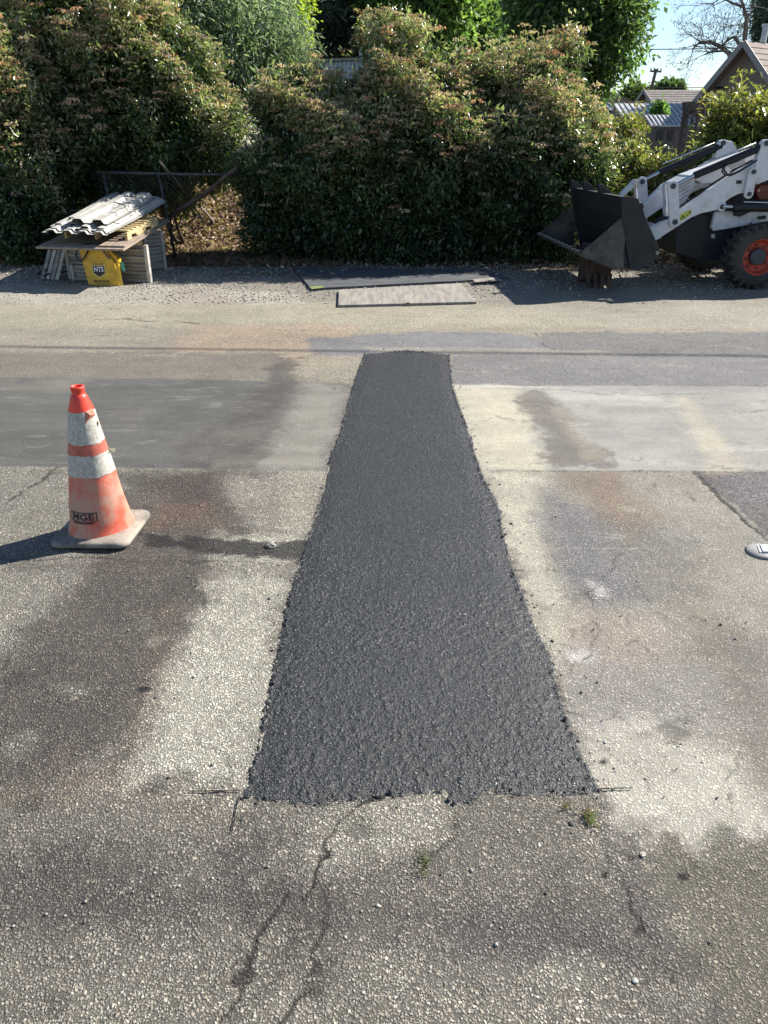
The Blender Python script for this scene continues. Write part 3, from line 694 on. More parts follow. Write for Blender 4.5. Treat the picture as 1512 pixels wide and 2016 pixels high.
# ---- background trees
def tree(name, label, base, lobes, n, seed, pal, k=12, Ln=.16, Wd=.06, group='trees behind the hedge', m=None, trunk_r=.16, limbs=9, inner=.5, jit=.16, bark=None):
    rg = np.random.default_rng(seed); root = empty(name, (base[0], base[1], 0)); off = Vector((base[0], base[1], 0))
    tag(root, label, 'tree', group); lb = [(Vector(c)-off, r) for c, r in lobes]; pal = np.array(pal)
    p, d, li = sample_lobes(lb, n, rg, inner=inner, outer=1.08, rough=.2, cut=.6)
    t = pal[rg.integers(0, len(pal), len(p))]*(.65+.7*vnoise(p[:,0]+60, p[:,2]+60, .7, seed))[:,None]
    leaf_mesh('crown', p, d, k, Ln, Wd, t, m or M_leaf_soft, root, rg, jit=jit)
    mb = MB(); top = max(l[0].z for l in lb); H = top*.95
    pts = [Vector((rg.normal(0,.05)*i, rg.normal(0,.05)*i, H*i/6-.1)) for i in range(7)]
    mb.tube(pts, [trunk_r*(1-.12*i) for i in range(7)], 9)
    for c, r in lb[:limbs]:
        j = int(rg.integers(2,6)); q = pts[j]; e = Vector(c)
        mb.tube([q, q.lerp(e,.5)+Vector((0,0,-.1)), e], [trunk_r*.4, trunk_r*.25, trunk_r*.08], 6)
    mb.build('trunk', bark or M_bark_dark, root, smooth=True)
    return root
GREY = [(.15,.20,.155),(.10,.145,.105),(.22,.26,.22)]; LIME = [(.30,.36,.05),(.36,.42,.07),(.22,.30,.05)]
DARK = [(.14,.20,.17),(.19,.25,.22),(.10,.15,.13)]; MIDG = [(.15,.25,.08),(.22,.33,.10),(.11,.18,.07)]; OAK = [(.12,.20,.08),(.19,.28,.10),(.07,.12,.06)]
tree('willow_tree', 'grey green fine leaved tree behind the tallest hedge shrub', (-4.2, 18), [lobe(440,60,17.5,110,1.6),lobe(560,110,18,55,1),lobe(350,10,17.8,90,1.5),lobe(480,120,17.5,70,1.2),lobe(520,60,18,60,1),lobe(440,180,17.4,70,1.2),lobe(300,80,18,100,1)], 4200, 31, GREY, k=13, Ln=.14, Wd=.035)
tree('maple_tree', 'bright lime green tree top left of the dark pine trunk', (-3.6, 20.4), [lobe(530,25,20.2,50,1.0),lobe(562,50,20.1,32,.8),lobe(490,-20,20.5,70,1.2),lobe(545,-40,20.4,60,1.1)], 2300, 32, LIME, k=12, Ln=.11, Wd=.06)
tree('pine_tree', 'dark conifer with a straight black trunk behind the corrugated roof', (-1.75, 27), [lobe(650,20,27,60,1.6),lobe(610,70,27,50,1.5),lobe(700,60,27.2,50,1.5),lobe(640,-50,27,80,1.8),lobe(720,0,27.3,50,1.5),lobe(600,0,27.1,50,1.5),lobe(690,100,27.5,40,1)], 2600, 33, DARK, k=14, Ln=.30, Wd=.045, trunk_r=.28, inner=.35)
tree('leafy_tree', 'mid green tree above the highest middle hedge shrub', (1.5, 25), [lobe(810,20,25,60,1.5),lobe(860,40,25,50,1.4),lobe(780,-40,25,70,1.5),lobe(880,-20,25,60,1.4),lobe(840,90,25.2,50,1.2)], 2400, 34, MIDG, k=12, Ln=.2, Wd=.1)
tree('leafy_tree', 'darker tree with a clear sky gap to its right behind the hedge', (3.1, 27), [lobe(910,20,27,55,1.4),lobe(930,80,27,50,1.3),lobe(900,-40,27,50,1.4),lobe(960,120,27,50,1.2)], 1900, 35, OAK, k=12, Ln=.2, Wd=.1)
tree('leafy_tree', 'pale airy tree low between two darker trees behind the hedge', (4.4, 30), [lobe(990,60,30,45,1.3),lobe(985,110,30,50,1.3),lobe(1010,150,30,50,1.3)], 1100, 36, [(.12,.18,.08),(.16,.22,.10)], k=10, Ln=.2, Wd=.08)
tree('oak_tree', 'large dark tree whose right side stands against the blue sky', (4.9, 20), [lobe(1090,60,19.5,80,1.5),lobe(1060,20,19.6,55,1.2),lobe(1150,10,19.6,70,1.4),lobe(1200,45,19.4,54,1.1),lobe(1215,92,19.3,42,.9),lobe(1165,125,19.4,48,1.0),lobe(1175,160,19.4,24,.6),lobe(1120,-50,19.7,90,1.5),lobe(1220,-20,19.6,50,1.1),lobe(1100,130,19.6,70,1.2)], 3900, 37, OAK, k=10, Ln=.13, Wd=.075, trunk_r=.2, inner=.55)
tree('roadside_tree', 'small green tree sticking up behind the small metal roofed shed', (14.3, 37), [lobe(1298,216,36.5,10,.35),lobe(1302,228,36.5,9,.35)], 200, 38, MIDG, k=10, Ln=.16, Wd=.08, trunk_r=.05, limbs=2, jit=.08)
tree('roadside_tree', 'distant green bush rising beside the utility pole', (38, 90), [lobe(1318,172,90,11,1.2),lobe(1304,177,90,10,1.2),lobe(1334,176,90,9,1.2)], 260, 39, [(.12,.18,.08)], k=9, Ln=.5, Wd=.25)
tree('roadside_tree', 'distant yellowish green bush left of the far tan house', (31, 85), [lobe(1250,192,85,22,1.6),lobe(1235,200,85,16,1.5)], 320, 40, [(.17,.24,.07),(.12,.18,.06)], k=9, Ln=.45, Wd=.25)
tree('evergreen_tree', 'dark evergreen at the right edge behind the roof vent pipe', (21.5, 42), [lobe(1512,40,42,22,.9),lobe(1530,10,42,40,1),lobe(1530,80,42,40,1),lobe(1505,70,42,14,.5)], 700, 41, DARK, k=12, Ln=.3, Wd=.08)
# a further row of trees fills in behind the hedges
rg0 = np.random.default_rng(5)
for i, (X, Yt, hh_, lab) in enumerate([(-17,27,7.5,'broad dark tree far behind the leftmost hedge shrub'),(-12.5,25,8,'tall dark tree behind the left hedge shrubs'),(-8,26,8.5,'tall dark tree behind the grey green tree'),]):
    lb = [(Vector((X+rg0.normal(0,1.3), Yt+rg0.normal(0,.6), hh_*f)), (1.9,1.6,1.7)) for f in (.2,.35,.5,.65,.8,.9) for _ in (0,1)]
    tree('background_tree', lab, (X, Yt), lb, 1500, 60+i, [(.15,.21,.15),(.19,.26,.16)], k=9, Ln=.3, Wd=.16, group='background trees')

# ---- bare branched tree by the gable house
def bare_tree():
    root = empty('bare_tree', (18.6, 40, 0)); tag(root, 'leafless twisting tree with sparse twigs against the sky above the gable house', 'tree')
    rg = np.random.default_rng(70); off = Vector((18.6,40,0)); mb = MB(); tips = []
    def P(px, py): return at(px, py, 40)-off
    main = [P(1440,330), P(1455,200), P(1462,110), P(1467,70), P(1470,35), P(1463,10), P(1452,-20)]
    mb.tube(main, [.16,.15,.13,.11,.09,.07,.04], 8)
    low = [P(1450,140), P(1435,105), P(1415,90), P(1395,82), P(1375,85), P(1362,98)]
    mb.tube(low, [.12,.10,.085,.07,.05,.03], 7)
    low2 = [P(1458,90), P(1445,72), P(1432,80), P(1420,92)]
    mb.tube(low2, [.09,.07,.05,.03], 6)
    l3 = [P(1450,110), P(1430,100), P(1405,102), P(1388,106)]; mb.tube(l3, [.07,.05,.035,.02], 6)
    br = [P(1466,15), P(1440,5), P(1420,-5), P(1400,10)]; mb.tube(br, [.06,.045,.035,.02], 6)
    b2 = [P(1468,45), P(1480,20), P(1490,-5)]; mb.tube(b2, [.05,.035,.02], 6)
    def twig(q, d, L, r, depth):
        e = q + d*L; m_ = q.lerp(e,.5)+Vector(tuple(rg.normal(0,.05*L,3))); mb.tube([q, m_, e], [r, r*.7, r*.35], 4, False)
        if depth == 0: tips.append(e); return
        for _ in range(3):
            nd_ = (d + Vector(tuple(rg.normal(0,.55,3)))).normalized(); twig(m_.lerp(e, rg.random()), nd_, L*.68, r*.55, depth-1)
    for path, cnt in ((main,7),(low,12),(low2,5),(l3,8),(br,9),(b2,5)):
        for _ in range(cnt):
            i = int(rg.integers(1, len(path)-1)) if len(path) > 2 else 0
            q = path[i].lerp(path[i+1], rg.random()) if i+1 < len(path) else path[i]
            if q.z < 5.0: continue
            d = (Vector((rg.normal(-.4,.7), rg.normal(0,.4), rg.normal(.25,.6)))).normalized()
            twig(q, d, .75+.4*rg.random(), .022, 3)
    mb.build('trunk', mat('pale_bark', (.16,.135,.115), .9, var=.4), root, smooth=True)
    T = np.array([tuple(t) for t in tips]); T = T[rg.random(len(T)) < .55]
    leaf_mesh('crown', T, norm(rg.normal(0,1,T.shape)), 2, .09, .04, np.tile(np.array([(.10,.11,.06)]), (len(T),1)), M_leaf_soft, root, rg, jit=.07)
bare_tree()

# ================================================================ BUILDINGS
M_shingle = mat('shingle_roof', (.26,.205,.17), .9, var=.45, vscale=14, stretch=(.35,1,3))
M_shingle_g = mat('grey_shingle_roof', (.22,.19,.17), .9, var=.5, vscale=12, stretch=(.35,1,3))
M_stucco = mat('tan_stucco', (.30,.245,.20), .9, var=.12, vscale=4)
M_tan = mat('tan_wall', (.34,.28,.20), .9, var=.15)
M_trim = mat('pale_trim', (.33,.31,.29), .7, var=.1)
M_shed = mat('grey_shed_wall', (.21,.19,.185), .9, var=.2, vscale=3, stretch=(6,6,.4))
M_shed2 = mat('brown_shed_wall', (.17,.14,.13), .9, var=.3, vscale=3, stretch=(6,6,.4))
M_metal = mat('metal_roof', (.50,.50,.50), .55, metal=.15, var=.25, vscale=3)
M_seam = mat('roof_seam', (.26,.26,.27), .6)
M_darkw = mat('dark_opening', (.02,.02,.022), .4)
M_pipe = mat('galvanised_pipe', (.50,.50,.50), .4, metal=.6, var=.2)
def house(name, label, ridge_l, ridge_r, half, drop, wall_h, mr, mw, group=None, over=.35, thick=.12, seams=0, half_back=None, cat='building', rows=0):
    """gable building: ridge from ridge_l to ridge_r (world points); slopes fall away both sides."""
    A = Vector(ridge_l); B = Vector(ridge_r); c = (A+B)/2; root = empty(name, (c.x, c.y, 0)); tag(root, label, cat, group)
    r = (B-A); r.z = 0; Lx = r.length; r.normalize(); q = Vector((-r.y, r.x, 0))     # q points away from camera
    if q.y < 0: q = -q
    zr = (A.z+B.z)/2; o = Vector((c.x, c.y, 0)); hb = half_back or half
    def W(u, v, z): return r*u + q*v + Vector((0,0,z))
    ze = zr-drop
    # walls with gables
    mb = MB(); hl = Lx/2-over
    zf = zr-thick
    for sgn in (-1, 1):
        u = sgn*hl; f = .9
        vs = [W(u,-half*f,0), W(u,hb*f,0), W(u,hb*f,zf-drop*f), W(u,0,zf), W(u,-half*f,zf-drop*f)]
        vs2 = [v-r*sgn*.12 for v in vs]
        mb.add(vs+vs2, [(0,1,2,3,4),(9,8,7,6,5)]+[(i,(i+1)%5,(i+1)%5+5,i+5) for i in range(5)])
    for v in (-half*.9+.06, hb*.9-.06):
        z = zf-drop*.9; mb.box(W(0,v,z/2), (2*hl-.24-.01, .12, z), Matrix.Rotation(math.atan2(r.y, r.x), 3, 'Z'))
    mb.build('wall', mw, root)
    rf = MB()
    for v0, v1 in ((-half, 0), (hb, 0)):
        a = [W(-Lx/2,v0,ze), W(Lx/2,v0,ze), W(Lx/2,v1,zr), W(-Lx/2,v1,zr)]
        b = [p-Vector((0,0,thick)) for p in a]
        rf.add(a+b, [(0,1,2,3),(7,6,5,4),(0,4,5,1),(1,5,6,2),(2,6,7,3),(3,7,4,0)])
    if rows:
        for i in range(1, rows):
            t = i/rows; p = W(0, -half*(1-t), ze+drop*t+.012)
            rf.box(p, (Lx, .05, .02), Matrix.Rotation(math.atan2(r.y, r.x), 3, 'Z') @ Matrix.Rotation(math.atan2(drop, half), 3, 'X'))
    rfo = rf.build('roof', mr, root)
    if seams:
        sm = MB()
        for i in range(seams+1):
            u = -Lx/2+Lx*i/seams; sm.beam(W(u,-half-.01,ze+.03), W(u,0,zr+.02), .035, .025)
        sm.build('roof_seams', M_seam, rfo)
    return root, W
# gable house at right
A0 = at(1465, 80, 34)
ph = R(38); rdir = Vector((math.cos(ph*.9), math.sin(ph*.9), 0))
rt, W = house('gable_house', 'tan stucco house with a steep gable and brown shingle roof at the right edge', A0, A0+rdir*14, 3.0, 3.0, 3, M_shingle, M_stucco, over=.5, half_back=2.75, cat='house', rows=14)
mb = MB(); u = -7.0
for s_, hh_ in ((-1,1),(1,1)):
    mb.beam(W(u-.02, s_*(3.0 if s_ < 0 else 2.75), A0.z-3.0-.06), W(u-.02, 0, A0.z-.06), .05, .2)
mb.build('barge_board', M_trim, rt)
mb = MB()
for k in range(5): mb.beam(W(-6.56,-1.35,A0.z-1.75-.12*k), W(-6.56,-1.0,A0.z-1.75-.12*k), .05, .06)
mb.build('gable_vent', M_darkw, rt)
for k in range(3): MB().beam(W(-6.58,1.2+.7*k,A0.z-1.5-.6*k), W(-6.58,.55+.7*k,A0.z-1.5-.6*k), .06, .06).build('beam_end', M_darkw, rt)
mb = MB(); pq = at(1503, 80, 34.8)-Vector((rt.location.x, rt.location.y, 0)); mb.tube([pq-Vector((0,0,.5)), pq+Vector((0,0,.45))], .11, 12); mb.tube([pq+Vector((0,0,.45)), pq+Vector((0,0,.55))], .16, 12)
mb.build('vent_pipe', M_pipe, rt, smooth=False)
# second house behind
B0 = at(1268, 177, 60); B1 = at(1450, 168, 60); B1.z = B0.z
rt2, W2 = house('shingle_house', 'low house with grey brown shingle roof beyond the metal roofed sheds', B0, B1+Vector((4,0,0)), 4.0, 1.55, 3, M_shingle_g, M_tan, over=.4, cat='house', rows=10)
mb = MB(); LL = (B1+Vector((4,0,0))-B0).length/2
for s_ in (-1,1): mb.beam(W2(-LL-.02, s_*4.0, B0.z-1.55-.05), W2(-LL-.02, 0, B0.z-.05), .05, .22)
mb.build('barge_board', M_trim, rt2)
D0 = at(1120, 172, 70); D1 = at(1206, 178, 68); 
house('distant_house', 'far tan house mostly hidden behind the dark tree, with a dark sloping roof', at(1196,176,68), at(1196,176,68)+Vector((5,13,0)), 4.2, 1.7, 3, M_shingle_g, M_tan, cat='house')
# long metal shed, small sheds
S0 = at(1207, 208, 40); S1 = at(1374, 199, 40); zz_ = (S0.z+S1.z)/2; S0.z = S1.z = zz_
rt3, W3 = house('metal_roof_shed', 'long grey shed with a pale standing seam metal roof', S0, S1, 1.7, .58, 2, M_metal, M_shed, seams=16, cat='shed', over=.15, thick=.05)
T0 = at(1268, 229, 33); T1 = at(1362, 224, 33); T0.z = T1.z = (T0.z+T1.z)/2
rt4, W4 = house('garden_shed', 'small brown shed with two dark windows and metal roof in front of the long shed', T0, T1, 1.0, .36, 2, M_metal, M_shed2, seams=11, cat='shed', over=.18, thick=.06)
for u_ in (-.50, -.10):
    mb = MB(); mb.beam(W4(u_-.1,-.92,1.88), W4(u_+.1,-.92,1.88), .05, .34); mb.build('window', M_darkw, rt4)
U0 = at(1150, 203, 38); U1 = at(1196, 201, 38); U0.z = U1.z = (U0.z+U1.z)/2
rt5, W5 = house('lean_to_shed', 'grey shed with short metal roof beside the hedge, left of the long shed', U0-Vector((1,0,0)), U1, 1.1, .3, 2, M_metal, M_shed, seams=8, cat='shed', over=.1, thick=.05)
mb = MB(); mb.beam(W5(.72,-1.0,2.55), W5(.95,-1.0,2.55), .05, .45); mb.build('window', mat('pale_glass', (.5,.52,.55), .2), rt5)
# timber gate frame in front of the sheds
M_oldwood = mat('weathered_timber', (.12,.10,.09), .95, var=.35, vscale=5, stretch=(1,1,.2), bump=.004)
fr = empty('timber_frame', at(1352, 300, 22).xy.to_3d()); tag(fr, 'weathered timber frame with lattice in front of the tan gable house', 'wooden frame')
o_ = Vector((fr.location.x, fr.location.y, 0))
mb = MB(); a = at(1352,208,22)-o_; mb.beam(Vector((a.x,a.y,0)), a, .12, .12); b = at(1440,206,22)-o_; mb.beam(Vector((b.x,b.y,0)), b, .12, .12); mb.build('post', M_oldwood, fr)
mb = MB(); mb.beam(a+Vector((-.1,0,0)), b+Vector((.1,0,0)), .10, .16); mb.build('top_rail', M_oldwood, fr)
mb = MB()
for k in range(9):
    p = a.lerp(b, (k+.5)/9); mb.beam(Vector((p.x,p.y,.05)), Vector((p.x,p.y,a.z-.1)), .13, .02)
mb.build('boards', M_oldwood, fr)
mb = MB()
for k in range(7):
    z0 = a.z-.15-k*.22; mb.beam(Vector((a.x-.02,a.y-.09,z0)), Vector((a.x+.22,a.y-.09,z0-.2)), .02, .02); mb.beam(Vector((a.x+.22,a.y-.11,z0)), Vector((a.x-.02,a.y-.11,z0-.2)), .02, .02)
mb.build('lattice', M_shed, fr)
# corrugated roof behind the hedge
M_corr = mat('corrugated_roof', (.52,.50,.47), .6, var=.25, vscale=3, stretch=(3,3,.3))
def corr_panel(mb, a, b, down, pitch, amp, up, n=None):
    """sheet with corrugations running along `down`; from edge a-b"""
    a, b, down, up = Vector(a), Vector(b), Vector(down), Vector(up); L = (b-a).length; n = int(L/pitch*4)
    vs = []
    for i in range(n+1):
        p = a.lerp(b, i/n); h = amp*(1 if (i % 4) in (1,2) else 0)
        vs += [p+up*h, p+down+up*h, p+up*(h-.012), p+down+up*(h-.012)]
    fs = []
    for i in range(n):
        k = 4*i; fs += [(k,k+1,k+5,k+4),(k+2,k+6,k+7,k+3)]
    mb.add(vs, fs)
cr = empty('corrugated_barn', (0, 22.5, 0)); tag(cr, 'outbuilding with a pale vertically ribbed roof showing just above the hedge', 'building')
a = at(585, 124, 23.5); b = at(1010, 92, 23.5); o_ = Vector((0,22.5,0)); b.z = a.z + .18
mb = MB(); corr_panel(mb, a-o_, b-o_, Vector((0,-1.5,-1.05)), .11, .035, Vector((0,-.57,.82))); rfc = mb.build('roof', M_corr, cr)
mb = MB(); mb.beam(a-o_+Vector((0,0,.04)), b-o_+Vector((0,0,.04)), .2, .05); mb.build('ridge_cap', M_trim, rfc)
mb = MB(); zc = a.z-1.2; mb.box(((a.x+b.x)/2, .9, zc/2), (b.x-a.x-.4, 2.6, zc)); mb.build('wall', M_shed, cr)
mb = MB(); p = at(711, 112, 23.7)-o_; mb.tube([p-Vector((0,0,.35)), p+Vector((0,0,.22))], .055, 10); mb.build('vent_pipe', mat('white_pipe', (.75,.75,.75), .5), cr, smooth=True)
# wooden boundary fence segments behind hedges (dark gaps)
# utility pole & cables
up_ = empty('utility_pole', at(1288, 300, 75).xy.to_3d()); tag(up_, 'wooden utility pole with one crossarm standing above the far roofs', 'utility pole')
o_ = Vector((up_.location.x, 75, 0)); tp = at(1292,136,75)-o_; bt = Vector((tp.x-1.0, 0, -.2))
mb = MB(); mb.tube([bt, tp], [.2,.13], 8); mb.build('pole', M_oldwood, up_)
mb = MB(); a = at(1280,140,75)-o_; b = at(1302,141,75)-o_; mb.beam(a, b, .12, .14); mb.build('crossarm', M_oldwood, up_)
for t in (.05,.35,.65,.95):
    p = a.lerp(b,t); MB().tube([p+Vector((0,0,.05)), p+Vector((0,0,.25))], .05, 6).build('insulator', M_darkw, up_)
M_cable = mat('cable', (.03,.03,.032), .6)
def cable(name, label, a, b, sag, r, grp):
    pts = [a.lerp(b, i/16)-Vector((0,0,sag*4*(i/16)*(1-i/16))) for i in range(17)]
    o = MB().tube(pts, r, 6).build(name, M_cable, smooth=True); tag(o, label, 'cable', grp)
cable('overhead_cable', 'overhead cable crossing the blue sky between the dark tree and the bare tree', at(1150,96,50), at(1600,88,50), .1, .025, 'overhead cables in the sky')
cable('overhead_cable', 'upper of the two thin cables low over the far roofs, left of the pole', at(1100,168,75)+Vector((0,0,.1)), at(1420,172,75)+Vector((0,0,.0)), .1, .03, 'overhead cables in the sky')
cable('overhead_cable', 'lower of the two thin cables low over the far roofs, left of the pole', at(1100,180,75), at(1420,183,75), .1, .03, 'overhead cables in the sky')
# service cable overhead whose shadow crosses the lane
sh = sd/sd.z*6.5
a = gnd(-900, 672)+sh; b = gnd(2600, 715)+sh
cable('overhead_cable', 'service cable strung across the lane that throws a thin shadow over the fresh patch', a, b, .0, .022, 'overhead cables in the sky')

# ================================================================ FENCE, POLES, LITTER
M_galv = mat('weathered_galvanised', (.075,.075,.078), .55, metal=.4, var=.4, vscale=15)
M_wire = mat('fence_wire', (.06,.06,.06), .5, metal=.5)
FY = 12.35
fe = empty('chain_link_fence', (-2.9, FY, 0)); tag(fe, 'sagging chain link fence with top rail between the two hedges', 'fence')
o_ = Vector((-2.9, FY, 0)); a = at(190,339,FY)-o_; b = at(500,345,FY)-o_
mb = MB(); mb.tube([a, a.lerp(b,.5)+Vector((0,0,-.005)), b], .021, 10); mb.build('top_rail', M_galv, fe, smooth=True)
for px_i in (203, 312):
    mb = MB(); t = at(px_i, 342, FY)-o_; mb.tube([Vector((t.x+.12, 0, -.05)), t], .021, 10); mb.build('post', M_galv, fe, smooth=True)
mb = MB(); x0, x1 = a.x, (at(400,342,FY)-o_).x; zt = a.z; s_ = .075
nW = int((x1-x0)/s_)
for i in range(-int(zt/s_), nW):
    for sg in (1,-1):
        xa = x0+i*s_; pts = []
        if sg == 1: p0 = Vector((xa,0,0.02)); p1 = Vector((xa+zt,0,zt))
        else: p0 = Vector((xa+zt,.008,0.02)); p1 = Vector((xa,.008,zt))
        # clip to x range
        lo, hi = x0, x1
        def clip(p0, p1):
            t0, t1 = 0, 1; dx = p1.x-p0.x
            ta, tb = (lo-p0.x)/dx, (hi-p0.x)/dx
            if ta > tb: ta, tb = tb, ta
            t0, t1 = max(0,ta), min(1,tb)
            return (p0.lerp(p1,t0), p0.lerp(p1,t1)) if t1 > t0 else None
        c_ = clip(p0, p1)
        if c_: mb.tube(c_, .0028, 3, False)
mb.build('wire_mesh', M_wire, fe)
M_rustpole = mat('rusty_pole', (.10,.065,.055), .8, var=.4, vscale=10)
M_paleWood = mat('pale_dead_wood', (.26,.22,.18), .9, var=.4, vscale=8)
def pole(name, label, p0, p1, r, m, cat='pole'):
    c = Vector((p0.x, p0.y, 0)); pts = [p0.lerp(p1, i/5)+Vector((0,0,.02*math.sin(i*1.7))) for i in range(6)]
    o = MB().tube([p-c for p in pts], [r*(1-.06*i) for i in range(6)], 8).build(name, m, smooth=True); o.location = c; tag(o, label, cat)
pole('leaning_pole', 'long dark rusty pole leaning up from behind the stacked sheets through the fence', at(322,438,12.45), at(470,330,12.15), .038, M_rustpole)
pole('leaning_stick', 'pale broken stick leaning over the fence rail, crossing the dark pole', at(422,439,15.0), at(315,321,12.15), .022, M_paleWood, 'stick')
pole('fallen_branch', 'thin dark branch propped under the crossed poles', at(384,432,15.2), at(367,378,13.2), .018, M_bark_dark, 'branch')
pole('fallen_branch', 'thin dark branch lying on the leaf litter right of the crossed poles', at(372,421,15.4), at(432,440,14.9), .016, M_bark_dark, 'branch')
pole('fallen_branch', 'low curved twig reaching from the fence post toward the crossed poles', at(402,440,14.9), at(372,384,13.3), .014, M_bark_dark, 'branch')
# dead twigs in the dark gap between tree and hedge
mb = MB(); rg = np.random.default_rng(3)
for i in range(26):
    p = at(470+rg.normal(0,14), 200+rg.random()*70, 15.5); q = p+Vector((rg.normal(.3,.3), rg.normal(0,.2), rg.normal(.15,.2))); mb.tube([p, p.lerp(q,.5)+Vector((0,0,.04)), q], [.012,.008,.003], 4, False)
tag(mb.build('dead_twigs', M_paleWood), 'tangle of dead grey twigs in the gap left of the long hedge', 'twigs', kind='stuff')

# leaf litter: curled dry leaves
def litter(name, label, cat, x0, x1, y0, y1, N, size, pal, seed, zmax=.03, dens=None, flatn=.6):
    rg = np.random.default_rng(seed); c = np.column_stack([rg.uniform(x0,x1,N), rg.uniform(y0,y1,N), rg.random(N)*zmax+.006])
    if dens is not None: c = c[rg.random(N) < dens(c[:,0], c[:,1])]
    N = len(c); bk_ = bank(c[:,0], c[:,1]); a = norm(rg.normal(0,1,(N,3))*np.array([1,1,flatn])); b = norm(np.cross(a, rg.normal(0,1,(N,3)))*np.array([1,1,flatn]))
    L = (size*(.5+rg.random(N)))[:,None]
    V = np.stack([c-a*L, c+b*L*.4+np.array([0,0,.3])*L*.4, c+a*L, c-b*L*.4], 1)
    V[...,2] = np.maximum(V[...,2], .004) + bk_[:,None]; V = V.reshape(-1,3)
    pal = np.array(pal); T = np.repeat(pal[rg.integers(0,len(pal),N)]*(.6+.8*rg.random((N,1))), 4, 0)
    bb = np.arange(N)*4; F = np.concatenate([np.stack([bb,bb+1,bb+2],1), np.stack([bb,bb+2,bb+3],1)])
    tag(arr_mesh(name, V, F, M_bloom, color=T), label, cat, kind='stuff')
BR = [(.34,.23,.16),(.44,.32,.23),(.22,.14,.10),(.55,.43,.33),(.14,.10,.07)]
litter('leaf_litter', 'brown dry leaf litter covering the ground under and behind the hedge', 'leaf litter', -7.5, 6.5, 11.9, 19, 52000, .045, BR, 21, dens=lambda x_, y_: np.clip((y_-11.7)/.8, 0, 1)*(.55+.45*((x_ > -4.5) & (x_ < -1))))
litter('fallen_leaves', 'scattered dry leaves lying on the gravel in front of the hedge', 'fallen leaves', -5.5, 5.0, 10.6, 12.2, 3800, .03, BR, 22, dens=lambda x_, y_: np.clip((y_-10.4)/1.8, 0, 1)**2)
def grass(name, label, x0, x1, y0, y1, N, h, pal, seed):
    rg = np.random.default_rng(seed); b = np.column_stack([rg.uniform(x0,x1,N), rg.uniform(y0,y1,N), np.zeros(N)])
    H = h*(.4+rg.random(N))[:,None]; ln = norm(np.column_stack([rg.normal(0,.6,N), rg.normal(0,.6,N), np.ones(N)])); s_ = norm(rg.normal(0,1,(N,3))*np.array([1,1,0]))*.006
    V = np.stack([b-s_, b+s_, b+ln*H*.6+s_*.6, b+ln*H+np.column_stack([rg.normal(0,.03,N), rg.normal(0,.03,N), -.02*np.ones(N)])], 1).reshape(-1,3)
    bb = np.arange(N)*4; F = np.concatenate([np.stack([bb,bb+1,bb+2],1), np.stack([bb,bb+2,bb+3],1)]); pal = np.array(pal)
    T = np.repeat(pal[rg.integers(0,len(pal),N)]*(.7+.6*rg.random((N,1))), 4, 0)
    tag(arr_mesh(name, V, F, M_bloom, color=T), label, 'grass', kind='stuff')
grass('dry_grass', 'dry straw coloured grass at the foot of the far left shrub', -7.4, -4.6, 12.0, 13.0, 5000, .14, [(.42,.31,.20),(.50,.40,.27),(.3,.2,.13)], 23)
grass('dead_grass', 'dull brown dead grass in the shade left of the long hedge', -3.4, -.6, 11.7, 13.4, 6000, .10, [(.20,.14,.10),(.27,.19,.13),(.12,.09,.07)], 24)
# weeds in the pavement joints
def weed(label, px, py, N, rad, seed, pal):
    rg = np.random.default_rng(seed); g = gnd(px, py); c = np.column_stack([rg.normal(0,rad,N), rg.normal(0,rad*1.8,N), .004+rg.random(N)*.008])
    o = leaf_mesh('crack_weed', c, norm(rg.normal(0,1,(N,3))+np.array([0,0,1])), 5, .006, .0035, np.array(pal)[rg.integers(0,len(pal),N)], M_leaf_soft, None, rg, jit=.003)
    o.location = (g.x, g.y, .002); tag(o, label, 'weed')
weed('small green and reddish weed at the lower right corner of the fresh patch', 1160, 1610, 60, .010, 1, [(.20,.26,.06),(.14,.20,.05),(.28,.15,.11)])
weed('tiny flat weed in the old asphalt left of the larger weed', 835, 1705, 26, .009, 2, [(.16,.19,.06),(.12,.14,.05)])
weed('tiny reddish weed sprig beside the patch corner, just left of the green weed', 1116, 1590, 12, .006, 3, [(.26,.15,.10),(.16,.18,.06)])
def rock(label, px, py, r, c, seed):
    rg = np.random.default_rng(seed); bm = bmesh.new(); bmesh.ops.create_icosphere(bm, subdivisions=2, radius=r)
    for v in bm.verts: v.co *= 1+rg.normal(0,.12); v.co.z *= .6
    me = bpy.data.meshes.new('stone'); bm.to_mesh(me); bm.free(); me.materials.append(mat('stone', c, .9, var=.3, vscale=60))
    o = bpy.data.objects.new('stone', me); C.objects.link(o); g = gnd(px,py); o.location = (g.x, g.y, r*.35); tag(o, label, 'stone', 'loose stones on the pavement')
rock('pale round stone near the lower right cracks', 1265, 1684, .008, (.42,.38,.30), 1)
rock('white stone in the bottom right part of the pavement', 1250, 1932, .007, (.5,.48,.43), 2)
rock('pale rounded lump of old patching in the dark seam right of the cone', 534, 1077, .024, (.24,.225,.20), 3)
rock('white pebble left of the dark seam lump, close to the patch edge', 1061, 1665, .006, (.45,.42,.37), 4)

